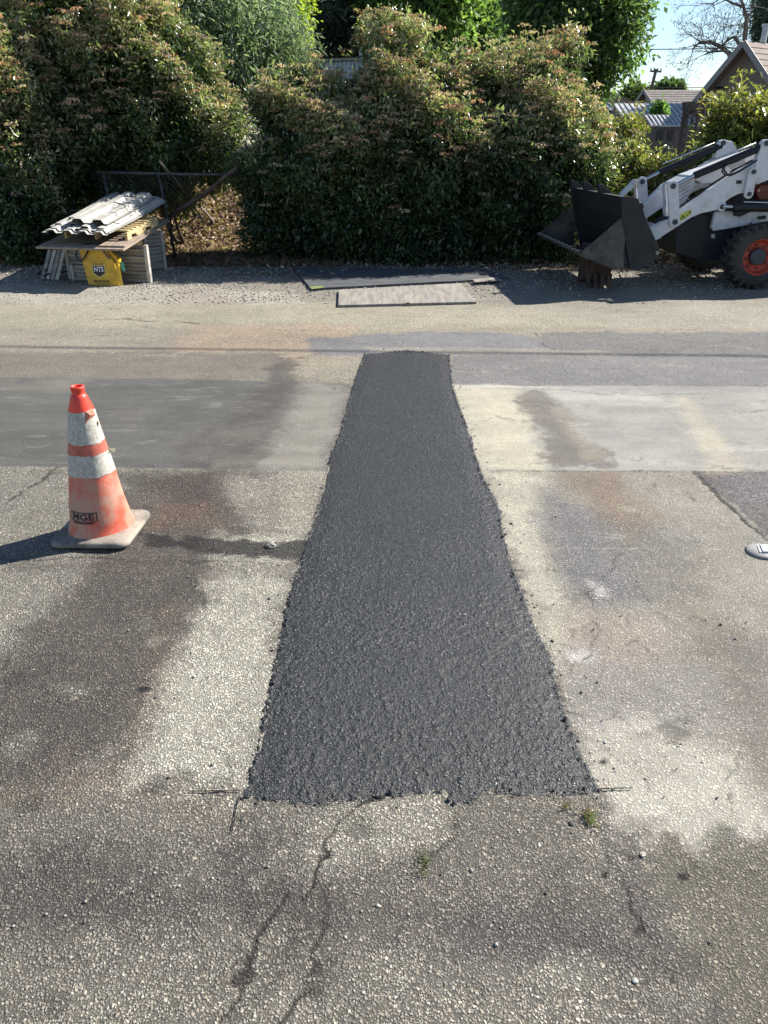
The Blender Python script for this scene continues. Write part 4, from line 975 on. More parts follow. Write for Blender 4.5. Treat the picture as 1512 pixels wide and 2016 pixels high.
# ================================================================ TRAFFIC CONE
M_orange = mat('dusty_orange', (.62,.10,.055), .6, col2=(.52,.28,.20), vscale=7, mixlo=.42, mixhi=.60, bump=.0008, bscale=60)
M_orange_new = mat('bright_orange', (.80,.065,.035), .45, var=.15, vscale=10)
M_orange_band = mat('faded_orange', (.52,.13,.085), .6, var=.25, vscale=16, bump=.0006, bscale=90)
M_refl = mat('scuffed_reflective_sleeve', (.52,.49,.42), .5, col2=(.30,.285,.255), vscale=75, mixlo=.36, mixhi=.58, bump=.0015, bscale=70)
M_base = mat('grimy_cone_base', (.25,.215,.175), .85, var=.45, vscale=8, bump=.002, bscale=30)
M_ink = mat('black_ink', (.03,.022,.025), .6, var=.4, vscale=90)
g = gnd(203, 1049)
cone = empty('traffic_cone', (g.x, g.y, 0), R(-3)); tag(cone, 'scuffed orange traffic cone with two white reflective bands on a grimy square base', 'traffic cone')
mb = MB()
def rsq(h, rr, z, n=6):
    out = []
    for cx_, cy_, a0 in ((h-rr,h-rr,0),(-h+rr,h-rr,90),(-h+rr,-h+rr,180),(h-rr,-h+rr,270)):
        for k in range(n+1):
            a = R(a0+90*k/n); out.append((cx_+rr*math.cos(a), cy_+rr*math.sin(a), z))
    return out
rings = [rsq(.165,.03,.006), rsq(.178,.045,.012), rsq(.183,.05,.022), rsq(.180,.05,.033), rsq(.170,.045,.038), rsq(.128,.10,.047)]
n = len(rings[0]); vs = [v for r_ in rings for v in r_]
# slight warp: one corner curls up
vs = [(a, b, c + .010*max(0, (-a)*(-b))*30*.18 + .004*math.sin(a*14)) for a, b, c in vs]
fs = [(i*n+k, i*n+(k+1) % n, (i+1)*n+(k+1) % n, (i+1)*n+k) for i in range(len(rings)-1) for k in range(n)] + [tuple(reversed(range(n))), tuple(range((len(rings)-1)*n, len(rings)*n))]
mb.add(vs, fs); mb.build('base', M_base, cone, smooth=True)
wob = lambda a, z: 1+.012*math.sin(3*a+z*9)+.01*math.sin(5*a-z*20) - .018*max(0, math.cos(a-R(-75)))**8*(z < .6)
def rad(z): return .142 - .160*(z-.045)
prof = [(.150,.042),(.146,.05)] + [(rad(z), z) for z in np.linspace(.07,.60,26)] + [(.034,.648)]
mb = MB(); mb.lathe(prof, 48, wob=wob); mb.build('cone_body', M_orange, cone, smooth=True)
mb = MB(); mb.lathe([(rad(.598)+.0015,.598),(rad(.606)+.002,.606),(.0355,.660),(.0335,.668),(.0290,.672),(.0270,.677),(.0270,.688),(.0295,.693),(.0295,.704),(.0280,.708),(.0220,.708),(.0205,.70),(.0205,.64)], 40, wob=None); mb.build('top_collar', M_orange_new, cone, smooth=True)
def band(name, z0, z1, m, off, ragg=0.0, seed=1):
    rg = np.random.default_rng(seed); n = 72; vs = []; K = 6
    for i in range(K+1):
        for k in range(n):
            a = 2*math.pi*k/n; t = i/K; j = ragg*(math.sin(5*a+seed)+.7*math.sin(11*a+2)) if i in (0, K) else 0
            z = z0+(z1-z0)*t + j; r_ = (rad(z)+off)*wob(a, z); 
            if i == K: r_ += .0012*max(0, math.sin(4*a+seed))
            vs.append((r_*math.cos(a), r_*math.sin(a), z))
    fs = [(i*n+k, i*n+(k+1) % n, (i+1)*n+(k+1) % n, (i+1)*n+k) for i in range(K) for k in range(n)]
    return MB().add(vs, fs).build(name, m, cone, smooth=True)
band('reflective_band', .463, .604, M_refl, .0028, .0015, 1)
band('reflective_band', .318, .415, M_refl, .0028, .002, 4)
band('faded_band', .411, .467, M_orange_band, .0018, 0, 2)
# torn flaps of sleeve
mb = MB()
def cpt(a, z, off): r_ = rad(z)+off; return Vector((r_*math.cos(a), r_*math.sin(a), z))
a0 = R(8)
mb.add([cpt(a0,.422,.003), cpt(a0,.395,.003), cpt(a0+.06,.416,.036), cpt(a0-.02,.400,.026)], [(0,1,3),(0,3,2)])
mb.build('torn_flap', mat('torn_tape', (.62,.56,.40), .6), cone, recalc=False)
mb = MB(); mb.add([cpt(R(-48),.608,.004), cpt(R(-14),.614,.004), cpt(R(-8),.585,.010), cpt(R(-60),.555,.004), cpt(R(-36),.590,.012)], [(0,4,1),(1,4,2),(4,3,2),(0,3,4)])
mb.build('torn_flap', mat('peeled_orange', (.45,.16,.09), .6), cone, recalc=False)
mb = MB(); mb.add([cpt(R(-6),.555,.004), cpt(R(6),.545,.004), cpt(R(-8),.530,.010)], [(0,1,2)])
mb.build('torn_flap', mat('dark_tape', (.15,.09,.07), .6), cone, recalc=False)
# printed mark wrapped on the cone
def wrap_print(o, z_c, a_c, off):
    for v in o.data.vertices:
        z = z_c + v.co.y*1.0; a = a_c + v.co.x/rad(z_c); r_ = (rad(z)+off+v.co.z*.3)*wob(a, z); v.co = (r_*math.cos(a), r_*math.sin(a), z)
pr = text_obj('printed_letters', 'MGE', .040, M_ink, cone, Matrix.Identity(4), extrude=.0006, bold=.0012, xs=1.35)
bm = bmesh.new(); bm.from_mesh(pr.data); bmesh.ops.subdivide_edges(bm, edges=[e for e in bm.edges if e.calc_length() > .008], cuts=3); bm.to_mesh(pr.data); bm.free()
AC = R(-101)
wrap_print(pr, .140, AC, .0016)
mb = MB()
def strip(x0, x1, y0, y1, nseg=14):
    vs = []
    for i in range(nseg+1):
        xx = x0+(x1-x0)*i/nseg; vs += [(xx,y0,.0),(xx,y1,.0)]
    mb.add(vs, [(2*i,2*i+2,2*i+3,2*i+1) for i in range(nseg)])
strip(-.066,.066,.0185,.0225); strip(-.066,.060,-.0215,-.0175); strip(-.050,.050,-.030,-.024)
strip(-.068,-.063,-.0215,.0225,2); strip(.063,.068,-.02,.0225,2)
fo = mb.build('print_frame', M_ink, cone, recalc=False); wrap_print(fo, .140, AC, .0018)

# ================================================================ ROAD MARK / DISC at right
M_disc = mat('grey_disc', (.30,.28,.27), .6, var=.2, vscale=20, bump=.001)
g = gnd(1500, 1088); dk = empty('pavement_marker', (g.x, g.y, .004)); tag(dk, 'round grey metal disc with a white plate set in the pavement at the right edge', 'marker')
MB().lathe([(0,-.004),(.068,-.004),(.070,.002),(.064,.008),(.03,.012),(0,.012)], 36).build('disc', M_disc, dk, smooth=True)
MB().prism([(-.028,-.03),(.05,-.036),(.055,.03),(-.012,.038)], lambda p, t: Vector((p[0]+.014, p[1], t)), .012, .020).build('plate', mat('white_plate', (.55,.55,.53), .5), dk, bevel=.002)
MB().prism([(-.036,-.03),(-.024,-.031),(-.008,.038),(-.02,.036)], lambda p, t: Vector((p[0]+.010, p[1], t)), .011, .015).build('plate_edge', mat('pale_plate', (.5,.5,.5), .5), dk)

# ================================================================ PLATES ON THE GROUND
M_steelpl = mat('dark_plate', (.075,.078,.082), .75, var=.35, vscale=3, bump=.002, bscale=20, stretch=(1,4,1))
c4 = [gnd(578,529,.03), gnd(1003,553,.03), gnd(1003,553,.03), gnd(613,574,.03)]
def slab(name, label, cat, corners, th, m, z=0.0, bev=.003):
    cs = [Vector(c) for c in corners]; ctr = sum(cs, Vector())/len(cs); ctr.z = 0
    o = MB().prism([((c-ctr).x, (c-ctr).y) for c in cs], lambda p, t: Vector((p[0], p[1], t)), z, z+th).build(name, m, bevel=bev)
    o.location = ctr; tag(o, label, cat); return o
dp = slab('trench_plate', 'large dark trench plate lying on gravel in front of the hedge', 'plate', [gnd(612,573), gnd(1004,552), gnd(960,534), gnd(578,531)], .032, M_steelpl)
tape = MB(); 
def on(px,py,z=.033): return gnd(px,py,z)-dp.location
tape.add([on(614,569,.0345), on(640,566,.0345), on(634,562,.0345), on(608,564,.0345)], [(0,1,2,3)]); tape.build('green_edge_mark', mat('green_paint', (.16,.20,.06), .8, var=.4, vscale=20), dp, recalc=False)
M_ply = mat('weathered_plywood', (.29,.265,.225), .85, col2=(.19,.17,.145), vscale=4, bump=.001, bscale=30, stretch=(5,.6,1))
lb_ = slab('plywood_board', 'pale weathered board lying in the sun in front of the dark plate', 'board', [gnd(666,606), gnd(938,599), gnd(908,562), gnd(667,575)], .026, M_ply, z=.004)
MB().tube([gnd(800,597,.033)-lb_.location, gnd(806,597,.033)-lb_.location], .008, 6).build('bolt', M_darkw, lb_)
slab('small_board', 'small pale offcut board lying on the right end of the dark plate', 'board', [gnd(935,557,.033), gnd(990,553,.033), gnd(978,547,.033), gnd(930,552,.033)], .012, M_ply, z=.0335)

# ================================================================ STACK OF SHORING AND SHEETS
M_panel = mat('weathered_aluminium', (.36,.33,.29), .65, metal=.15, col2=(.25,.22,.19), vscale=5, bump=.001, bscale=25, stretch=(.6,1,4))
M_panel_w = mat('pale_frame', (.50,.46,.40), .7, var=.25, vscale=12)
M_sheetw = mat('white_roof_sheet', (.49,.47,.42), .6, col2=(.35,.33,.29), vscale=5, bump=.0006, bscale=30, stretch=(1,1,1))
M_plyold = mat('old_plywood', (.32,.25,.185), .9, col2=(.22,.17,.125), vscale=5, bump=.0012, bscale=40, stretch=(4,.5,1))
M_pallet = mat('yellow_pallet_wood', (.58,.44,.22), .85, var=.25, vscale=10)
FR = Vector((-3.16, 9.77, .47)); FL = Vector((-4.34, 10.06, .47)); BR_ = Vector((-3.13, 12.0, .648))
FR = at(243, 491, 9.77); FL = at(70, 486, 10.0); BR_ = at(335, 433, 12.0); BL = FL + (BR_-FR)
ex = (FR-FL); ey = (BR_-FR)
def tt(a, b, h=0.0): return FL + ex*a + ey*b + Vector((0,0,h))
def sheet(name, label, cat, a0, b0, a1, b1, h, th, m, skew=0.0, parent=None, bev=.002):
    o0 = tt((a0+a1)/2, (b0+b1)/2, h); q = [tt(a0,b0,h)-o0, tt(a1,b0+skew,h)-o0, tt(a1,b1+skew,h)-o0, tt(a0,b1,h)-o0]
    vs = q+[v+Vector((0,0,th)) for v in q]
    o = MB().add(vs, [(0,3,2,1),(4,5,6,7),(0,1,5,4),(1,2,6,5),(2,3,7,6),(3,0,4,7)]).build(name, m, bevel=bev); o.location = o0; tag(o, label, cat); return o
sheet('plywood_sheet', 'large weathered plywood sheet forming the table top over the ribbed panels', 'plywood', 0, 0, 1, 1, -.022, .022, M_plyold)
sheet('plywood_sheet', 'smaller plywood sheet with a splintered edge lying on the right side of the table top', 'plywood', .70, .04, .985, .98, .003, .018, M_plyold, skew=.005)
# ribbed front panel etc.
def ribbed(name, label, p0, p1, h, ribs, th=.05, m=M_panel, lean=0.0, group='ribbed shoring panels under the table top', cat='panel', framew=.05):
    """p0,p1 ground points left,right; ribs are horizontal channels"""
    p0, p1 = Vector(p0), Vector(p1); d = p1-p0; L = d.length; d.normalize(); nrm_ = Vector((d.y, -d.x, 0)); c = (p0+p1)/2
    root = empty(name, (c.x, c.y, c.z)); tag(root, label, cat, group)
    def W(u, v, z): return d*(u-L/2) + nrm_*(v + lean*z) + Vector((0,0,z))
    mb = MB(); prof = []
    for i in range(ribs):
        z0 = h*i/ribs; dz = h/ribs
        prof += [(z0+.002, 0), (z0+dz*.12, .016), (z0+dz*.42, .016), (z0+dz*.50, 0), (z0+dz*.56, -.012), (z0+dz*.94, -.012)]
    n = len(prof); vs = []
    for (z, o_) in prof: vs += [W(0,o_,z), W(L,o_,z)]
    for (z, o_) in prof: vs += [W(0,o_-.012,z), W(L,o_-.012,z)]
    fs = [(2*i,2*i+1,2*i+3,2*i+2) for i in range(n-1)] + [(2*n+2*i+2,2*n+2*i+3,2*n+2*i+1,2*n+2*i) for i in range(n-1)]
    fs += [(2*i,2*i+2,2*n+2*i+2,2*n+2*i) for i in range(n-1)]+[(2*i+1,2*n+2*i+1,2*n+2*i+3,2*i+3) for i in range(n-1)]
    mb.add(vs, fs).build('ribbed_sheet', m, root)
    for u in (0, L):
        mb = MB(); mb.beam(W(u,-.0,0), W(u,-.0,h), framew, .045, up=d); mb.build('side_rail', M_panel_w, root, bevel=.003)
    return root
gA, gB = gnd(140, 549), gnd(296, 557)
ribbed('ribbed_panel', 'long front ribbed panel standing behind the yellow case', gA, gB, .47, 5)
ribbed('ribbed_panel', 'short dark ribbed panel standing upright behind the right end of the front panel', gnd(292,533), gnd(325,528), .52, 5)
ribbed('ribbed_panel', 'lower ribbed offcut leaning against the left half of the front panel', gnd(146,552), gnd(214,556), .20, 2, framew=.03)
gC = gnd(290,548)
ribbed('ribbed_panel', 'ribbed panel at the left under the table top, hidden in shade', Vector((gA.x+.02, gA.y+1.6, 0)), Vector((gA.x-.02, gA.y+.08, 0)), .45, 5)
# leaning short slats at left
for i, (xa, lab) in enumerate([(92,'leftmost of the narrow pale slats leaning under the table top'),(102,'second narrow pale slat from the left under the table top'),(111,'third narrow pale slat leaning under the table top'),(120,'narrow pale slat nearest the ribbed front panel, leaning')]):
    p0 = gnd(xa-8, 549+i*.8, .015); p1 = at(xa+6, 492, p0.y+.18); c = Vector((p0.x,p0.y,0))
    o = MB().beam(p0-c, p1-c, .045, .018, up=Vector((0,1,0))).build('leaning_strip', M_panel_w if i % 2 else M_panel, bevel=.002); o.location = c; tag(o, lab, 'strip', 'strips leaning under the table top')
mb = MB(); rg = np.random.default_rng(9); c0 = gnd(100,550)
for i in range(14):
    p = Vector((rg.normal(0,.11), rg.normal(.1,.08), .03+rg.random()*.06)); q = p+Vector((rg.normal(0,.12), rg.normal(0,.1), rg.normal(0,.02))); q.z = max(q.z,.02); mb.tube([p,(p+q)/2+Vector((0,0,.02)),q], .012, 5)
hp = mb.build('rope_heap', mat('dark_webbing', (.045,.025,.025), .9), smooth=True); hp.location = (c0.x, c0.y, 0); tag(hp, 'dark tangled webbing heap at the foot of the leaning slats', 'webbing')
# pallet
pl = empty('wooden_pallet', tt(.88,.5,.03)); tag(pl, 'yellowish wooden pallet between the plywood and the corrugated sheets', 'pallet')
po_ = Vector(pl.location); e1 = ex.normalized(); e2 = ey.normalized()
a_ = tt(.93,.20,.025)-po_; b_ = tt(1.0,.72,.025)-po_; dd_ = (b_-a_).normalized(); Ls = (b_-a_).length
side = -e1
for off in (0, .42, .84):
    base = a_ + side*off; nz_ = Vector((0,0,1))
    poly = [(0,0),(.12,0),(.15,.045),(.30,.045),(.34,0),(Ls*.55,0),(Ls*.55+.04,.045),(Ls*.55+.2,.045),(Ls*.55+.24,0),(Ls,0),(Ls,.095),(0,.095)]
    MB().prism(poly, lambda p, t, base=base: base + dd_*p[0] + nz_*p[1] + side*t, 0, .035).build('stringer', M_pallet, pl, bevel=.002)
for i in range(8):
    t = (i+.4)/8*Ls; p = a_+dd_*t+Vector((0,0,.106)); MB().beam(p+e1*.01, p+side*.88, .075, .018).build('deck_board', M_pallet, pl, bevel=.002)
# corrugated roofing sheets: trapezoid profile, each a thing
def roof_sheet(label, nose, right, fwd, nrib, pitch, hgt_, length, roll=0.0, seed=0):
    """nose: front left corner; right: width direction; fwd: length direction"""
    right = right.normalized(); fwd = fwd.normalized(); up = right.cross(fwd).normalized()
    if up.z < 0: up = -up
    prof = []
    for i in range(nrib):
        u = i*pitch; prof += [(u,0),(u+pitch*.30,0),(u+pitch*.42,hgt_),(u+pitch*.80,hgt_),(u+pitch*.92,0)]
    prof.append((nrib*pitch+.03, 0)); n = len(prof); vs = []
    th = .004; K = 5
    for k in range(K+1):
        f_ = length*k/K; sag = -.014*math.sin(math.pi*k/K)
        for (u, z) in prof: vs.append(right*u + fwd*f_ + up*(z+sag+roll*u))
    m_ = len(vs); vs += [v-up*th for v in vs]
    fs = []
    for k in range(K):
        for i in range(n-1):
            a = k*n+i; fs += [(a,a+1,a+n+1,a+n), (m_+a+n, m_+a+n+1, m_+a+1, m_+a)]
    for i in range(n-1): fs += [(i, m_+i, m_+i+1, i+1), (K*n+i+1, m_+K*n+i+1, m_+K*n+i, K*n+i)]
    o = MB().add(vs, fs).build('roofing_sheet', M_sheetw); o.location = nose; tag(o, label, 'roofing sheet', 'corrugated roofing sheets stacked on the table top')
# nose row approx (75..205, 455..465), far end (180..320, 388..397)
N0 = at(82, 457, 10.15); N1 = at(206, 463, 9.9); Fd = at(318, 396, 12.2)
rt_ = (N1-N0); fw = (Fd-N1)
Wd_ = rt_.length
print('sheet width', Wd_, 'len', fw.length, N0, N1, Fd)
roof_sheet('lowest corrugated sheet of the stack, its wavy end reaching farthest left', N0+Vector((0,0,0)), rt_, fw, 4, Wd_/4, .035, fw.length*.98)
roof_sheet('second lowest corrugated sheet, nested just above the lowest one', N0+Vector((.02,.06,.016)), rt_, fw+Vector((.05,0,0)), 4, Wd_/4, .035, fw.length*.96)
roof_sheet('corrugated sheet in the middle of the stack shifted to the left edge', N0+Vector((.00,.28,.045)), rt_, fw+Vector((-.1,0,0)), 3, Wd_/4, .038, fw.length*.9, roll=.02)
roof_sheet('corrugated sheet on the right side of the stack, tilted over the pallet', N0+rt_*.48+Vector((.02,.10,.052)), rt_+Vector((0,0,-.05)), fw+Vector((.02,0,0)), 2, Wd_/4, .038, fw.length*.95)
roof_sheet('upper left corrugated sheet of the stack lit by the sun', N0+rt_*.1+Vector((.02,.5,.095)), rt_+Vector((0,.1,.03)), fw+Vector((-.12,0,0)), 3, Wd_/4.2, .04, fw.length*.82)
roof_sheet('topmost corrugated sheet of the stack, with a bent wire lying on it', N0+rt_*.30+Vector((0,.22,.115)), rt_+Vector((0,.05,-.02)), fw+Vector((-.02,0,0)), 2, Wd_/3.2, .045, fw.length*.86)
# wires
def wire(label, pts, r):
    c = pts[0].copy(); o = MB().tube([p-c for p in pts], r, 6).build('wire', M_darkw, smooth=True); o.location = c; tag(o, label, 'wire')
wire('bent dark wire lying on the topmost corrugated sheet', [at(224,398,10.9), at(237,401,10.8), at(247,405,10.75), at(246,409,10.7)], .007)
wire('short straight dark wire on the upper left corrugated sheet', [at(137,415,10.9), at(150,413.5,10.9), at(160,413,10.9)], .005)
wire('short dark wire on the lowest right corrugated sheet', [at(222,438,10.3), at(230,440,10.3), at(237,441,10.3)], .005)
# ---- yellow case
M_yel = mat('yellow_paint', (.62,.37,.02), .45, var=.18, vscale=9, bump=.0006, bscale=40)
M_yel_b = mat('yellow_lettering_dark', (.035,.022,.012), .6)
g0 = gnd(176, 563); g1 = gnd(231, 566); g2 = gnd(241, 561)
case = empty('yellow_case', ((g0.x+g1.x)/2, g0.y, 0)); tag(case, 'yellow metal case with a shield badge leaning against the ribbed panel', 'case')
co_ = Vector(case.location); wdt = (g1-g0).length; sc_ = wdt/55.0    # metres per photo px across the face
def face_pt(px, py): return ((px-203.5)*sc_, (565-py)*sc_*1.03)
outline = [face_pt(*p) for p in ((176,563),(229,565),(224,528),(207,499),(203,497),(197,502),(167,506),(171,532))]
hole = None
lean_m = Matrix.Rotation(R(-6), 4, 'X')
def cf(p, t): return lean_m @ Vector((p[0], t, p[1]))
MB().prism(outline, cf, 0, .035).build('front_plate', M_yel, case, bevel=.004)
side_o = [face_pt(*p) for p in ((229,565),(241,561),(238,535),(232,524),(224,528))]
MB().prism([(face_pt(180,0)[0], 0.0), (face_pt(229,0)[0], 0), (face_pt(229,0)[0], face_pt(0,530)[1]), (face_pt(180,0)[0], face_pt(0,530)[1])], cf, .037, .14).build('case_body', M_yel, case, bevel=.006)
# slanted top with hand hole: a raised bar and a slot of painted shade
MB().prism([face_pt(*p) for p in ((205,509),(209,508),(219,519),(220,523),(215,522))], cf, -.004, -.001).build('hand_hole', mat('case_shadow_grey', (.16,.11,.07), .8), case)
MB().prism([face_pt(*p) for p in ((207,500),(211,501),(230,522),(231,528),(226,528))], cf, .0355, .16).build('handle_bar', M_yel, case, bevel=.005)
MB().prism([face_pt(*p) for p in ((226,530),(231,524),(235,564),(230,566))], cf, -.006, -.002).build('corner_post', mat('sunlit_yellow', (.66,.42,.03), .45), case, bevel=.002)  # lighter copy of the case yellow paints sunlight on this edge
MB().prism([face_pt(*p) for p in ((233,527),(238,529),(241,540),(237,543),(233,536))], cf, .04, .046).build('teal_sticker', mat('teal_sticker', (.06,.34,.27), .5), case)
sh_o = [face_pt(*p) for p in ((186.5,533),(206,533),(206.5,545),(196.5,550.5),(187,544))]
MB().prism(sh_o, cf, -.003, -.0005).build('badge', mat('badge_black', (.02,.012,.015), .5), case)
MB().prism([face_pt(*p) for p in ((185,531.5),(207.5,531.5),(208,546),(196.5,552.4),(185.5,545.2))], cf, -.0005, -.0001).build('badge_border', mat('badge_yellow', (.62,.50,.18), .5), case)
mt = lambda px, py, off: lean_m @ Matrix.Translation((face_pt(px,py)[0], off, face_pt(px,py)[1])) @ Matrix.Rotation(math.pi/2, 4, 'X')
text_obj('badge_letters', 'NTS', 11*sc_, mat('badge_white', (.75,.74,.78), .5), case, mt(196.6, 538.8, -.0045), extrude=.001, bold=.0022, xs=.82)
text_obj('case_lettering', 'NATIONAL', 5.6*sc_, M_yel_b, case, mt(199.5, 557.6, -.002), extrude=.001, bold=.001, xs=1.0)
MB().prism([face_pt(*p) for p in ((188,560.5),(213,561.3),(213,562),(188,561.2))], cf, -.003, -.001).build('underline', M_yel_b, case)
mb = MB()
for k in range(4): mb.prism([face_pt(188+k*4.6, 531), face_pt(191+k*4.6, 531), face_pt(192+k*4.6, 529.5), face_pt(189+k*4.6, 529.5)], cf, -.003, -.001)
mb.build('badge_ticks', M_yel_b, case)
M_hose = mat('black_hose', (.02,.018,.024), .5)
def cp(px, py, t): q = face_pt(px, py); return lean_m @ Vector((q[0], t, q[1]))
hs = MB().tube([cp(184,508,-.02), cp(181,514,-.03), cp(175,522,-.035), cp(169,525,-.03), cp(163,522,-.02), cp(161,516,0), cp(164,505,.02), cp(172,499,.03), cp(183,497,.02), cp(195,498,.01), cp(202,497,.0)], .011, 8).build('black_hose', M_hose, smooth=True)
hs.location = co_; tag(hs, 'black rubber hose looped over the top left of the yellow case', 'hose')
hs2 = MB().tube([cp(172,505,-.01), cp(183,502,-.012), cp(195,503,-.01), cp(200,500,.0), cp(212,498,.03), cp(224,506,.05), cp(230,513,.06)], .026, 8).build('dark_hose_bundle', M_hose, smooth=True)
hs2.location = co_; tag(hs2, 'dark hose bundle resting on top of the yellow case under the plywood edge', 'hose')

# ================================================================ COMPACT LOADER
LA = R(3); Hd = Vector((-math.cos(LA), -math.sin(LA), 0)); Lv = Vector((math.sin(LA), -math.cos(LA), 0))
cg = gnd(1484, 571); LO = cg - Lv*.84; LO.z = 0
ld = empty('compact_loader', LO, math.pi+LA); tag(ld, 'white compact loader with dark bucket and red wheel rims parked by the hedge', 'loader')
def S(px, py, w_):
    d = ray(px, py); o = Vector((0,0,CAM_H))-LO; t = (w_ - o.dot(Lv))/d.dot(Lv); p = o+d*t; return (p.dot(Hd), p.z)
def z2(pts, w_): return [S(1020+a*.3254, 240+b*.3254, w_) for a, b in pts]      # outline measured on the side view
def z5(pts, w_): return [S(1220+a*.1931, 260+b*.1931, w_) for a, b in pts]
def z6(pts, w_): return [S(1020+a*.1984, 340+b*.1984, w_) for a, b in pts]
lf = lambda p, t: Vector((p[0], t, p[1]))
def plate(name, poly, w0, w1, m, parent=ld, bevel=.006): return MB().prism(poly, lf, w0, w1).build(name, m, parent, bevel=bevel)
M_white = mat('white_machine_paint', (.66,.66,.67), .42, col2=(.50,.48,.45), vscale=5, mixlo=.3, mixhi=.5, bump=.0003, bscale=20)
M_white2 = mat('dusty_white_paint', (.56,.57,.60), .5, var=.2, vscale=6)
M_black = mat('black_machine_paint', (.009,.010,.013), .6, var=.3, vscale=4)
M_navy = mat('dark_frame_paint', (.010,.013,.022), .6, var=.3, vscale=3)
M_bkt = mat('worn_bucket_steel', (.036,.036,.037), .6, metal=.2, col2=(.014,.015,.018), vscale=3.5, bump=.0012, bscale=14, mixlo=.35, mixhi=.7)
M_bkt_l = mat('scraped_bucket_steel', (.115,.105,.088), .65, metal=.2, col2=(.04,.039,.038), vscale=4, bump=.001, bscale=30)
M_chrome = mat('cylinder_rod', (.55,.55,.55), .2, metal=1)
M_rubber = mat('tyre_rubber', (.030,.028,.027), .85, col2=(.055,.05,.045), vscale=6, bump=.001, bscale=50)
M_red = mat('red_rim_paint', (.42,.055,.025), .5, var=.35, vscale=12)
M_pin = mat('pin_dark', (.05,.055,.07), .5, metal=.3)
M_bronze = mat('smoked_glass', (.03,.03,.035), .15)
# --- body
bu = z2([(1170,650),(1190,560),(1512,530),(1700,520),(1700,760),(1512,800),(1100,850),(960,800),(945,640),(1040,580)], .38)
plate('lower_frame', bu, -.42, .38, M_navy, bevel=.01)
plate('side_panel', z2([(1197,545),(1320,540),(1520,535),(1600,530),(1600,590),(1500,602),(1350,632),(1185,660),(1170,640)], .50), .44, .50, M_white2)
plate('side_slot', z2([(1448,572),(1500,565),(1500,586),(1450,592)], .503), .50, .504, M_black, bevel=0)
plate('front_cover', z2([(960,640),(1110,560),(1170,570),(1165,700),(1090,835),(950,790)], .42), -.42, .42, M_black)
mb = MB(); q = S(1105,600+0,.42)
plate('white_label', z2([(1168,678),(1190,678),(1190,703),(1168,703)], .385), .383, .388, mat('label_white', (.5,.5,.52), .5), bevel=0)
# engine cover / cab body beyond the frame edge
cab = z2([(1300,560),(1330,440),(1440,330),(1620,260),(1760,60),(2350,-30),(2500,160),(2520,560),(2300,640),(1500,600)], .40)
plate('cab_body', [p for p in cab], -.44, .36, M_black, bevel=.02)
plate('hood', z2([(1065,330),(1430,196),(1560,150),(1560,250),(1430,236),(1190,372),(1112,378),(1100,362),(1070,352)], .30), -.25, .30, M_white, bevel=.02)
plate('hood_panel', z2([(945,395),(1060,332),(1075,372),(1040,440),(1000,505),(968,528),(950,500)], .25), -.25, .25, M_white2, bevel=.01)
for k in range(4):
    plate('panel_groove', z2([(958,408+k*26),(1046-k*8,360+k*27),(1046-k*8,363+k*27),(958,411+k*26)], .252), .2495, .253, M_pin, bevel=0)
for k in range(5):
    plate('hood_vent', z2([(1262+k*9,262+k*9),(1372+k*4,226+k*8),(1373+k*4,229+k*8),(1263+k*9,266+k*9)], .302), .2995, .3035, M_pin, bevel=0)
plate('tail_light', z2([(1438,420),(1470,385),(1530,375),(1530,470),(1455,470)], .46), .36, .46, mat('red_light_lens', (.12,.02,.018), .2), bevel=.01)
plate('light_lens', z2([(1450,410),(1464,406),(1466,420),(1452,424)], .47), .455, .468, mat('clear_lens', (.45,.30,.26), .15), bevel=.002)
# --- arms
ARM = [(760,655),(800,640),(870,610),(930,590),(965,548),(1040,497),(1150,415),(1195,388),(1395,254),(1440,235),(1450,300),(1395,420),(1370,428),(1335,436),(1290,458),(1258,480),(1246,520),(1232,528),(1205,532),(1110,553),(1050,578),(960,636),(838,716),(795,735)]
def arm(w0, w1, sfx, dx=0, dy=0):
    a = plate('lift_arm', z2(ARM, .60), w0, w1, M_white, bevel=.008)
    for (px, py, r_) in ((1232,513,.030),):
        u, z = z2([(px,py)], .60)[0]; MB().tube([Vector((u,w0-.004,z)), Vector((u,w1+.016,z))], .052, 20).build('pivot_boss', M_white, a, bevel=.003); MB().tube([Vector((u,w1+.005,z)), Vector((u,w1+.024,z))], r_, 16).build('pin', M_pin, a)
    return a
UP = [(1397,455),(1380,440),(1385,380),(1400,300),(1420,270),(1440,240),(1480,140),(1490,115),(1508,105),(1560,100),(1620,130),(1680,300),(1640,420),(1560,350),(1512,352),(1450,385),(1420,450)]
def tower(w0, w1):
    a = plate('arm_tower', z2([(1440,245),(1482,125),(1495,110),(1512,106),(1570,118),(1640,260),(1600,360),(1512,352),(1445,380),(1425,330)], .62), w0, w1, M_white, bevel=.008)
    u, z = z2([(1505,128)], .62)[0]; MB().tube([Vector((u,w1-.01,z)), Vector((u,w1+.014,z))], .032, 16).build('pin', M_pin, a)
    return a
def link(name, top, bot, rt_, w0, w1, m=M_white, pr=.026):
    """rounded bar between two pins"""
    a = Vector(top); b = Vector(bot); d = (b-a).normalized(); n_ = Vector((-d.y, d.x)); out = []
    for k in range(9): t = math.pi*k/8; out.append(a + (n_*math.cos(t) - d*math.sin(t))*rt_)
    for k in range(9): t = math.pi*k/8; out.append(b + (-n_*math.cos(t) + d*math.sin(t))*rt_)
    o = plate(name, [(p.x,p.y) for p in out], w0, w1, m, bevel=.004)
    for p in (a, b): MB().tube([Vector((p.x,w1-.01,p.y)), Vector((p.x,w1+.014,p.y))], pr, 16).build('pin', M_pin, o)
    return o
arm(.50, .60, 0); tower(.52, .62)
link('rear_link', z2([(1425,302)], .66)[0], z2([(1398,437)], .66)[0], .052, .625, .66)
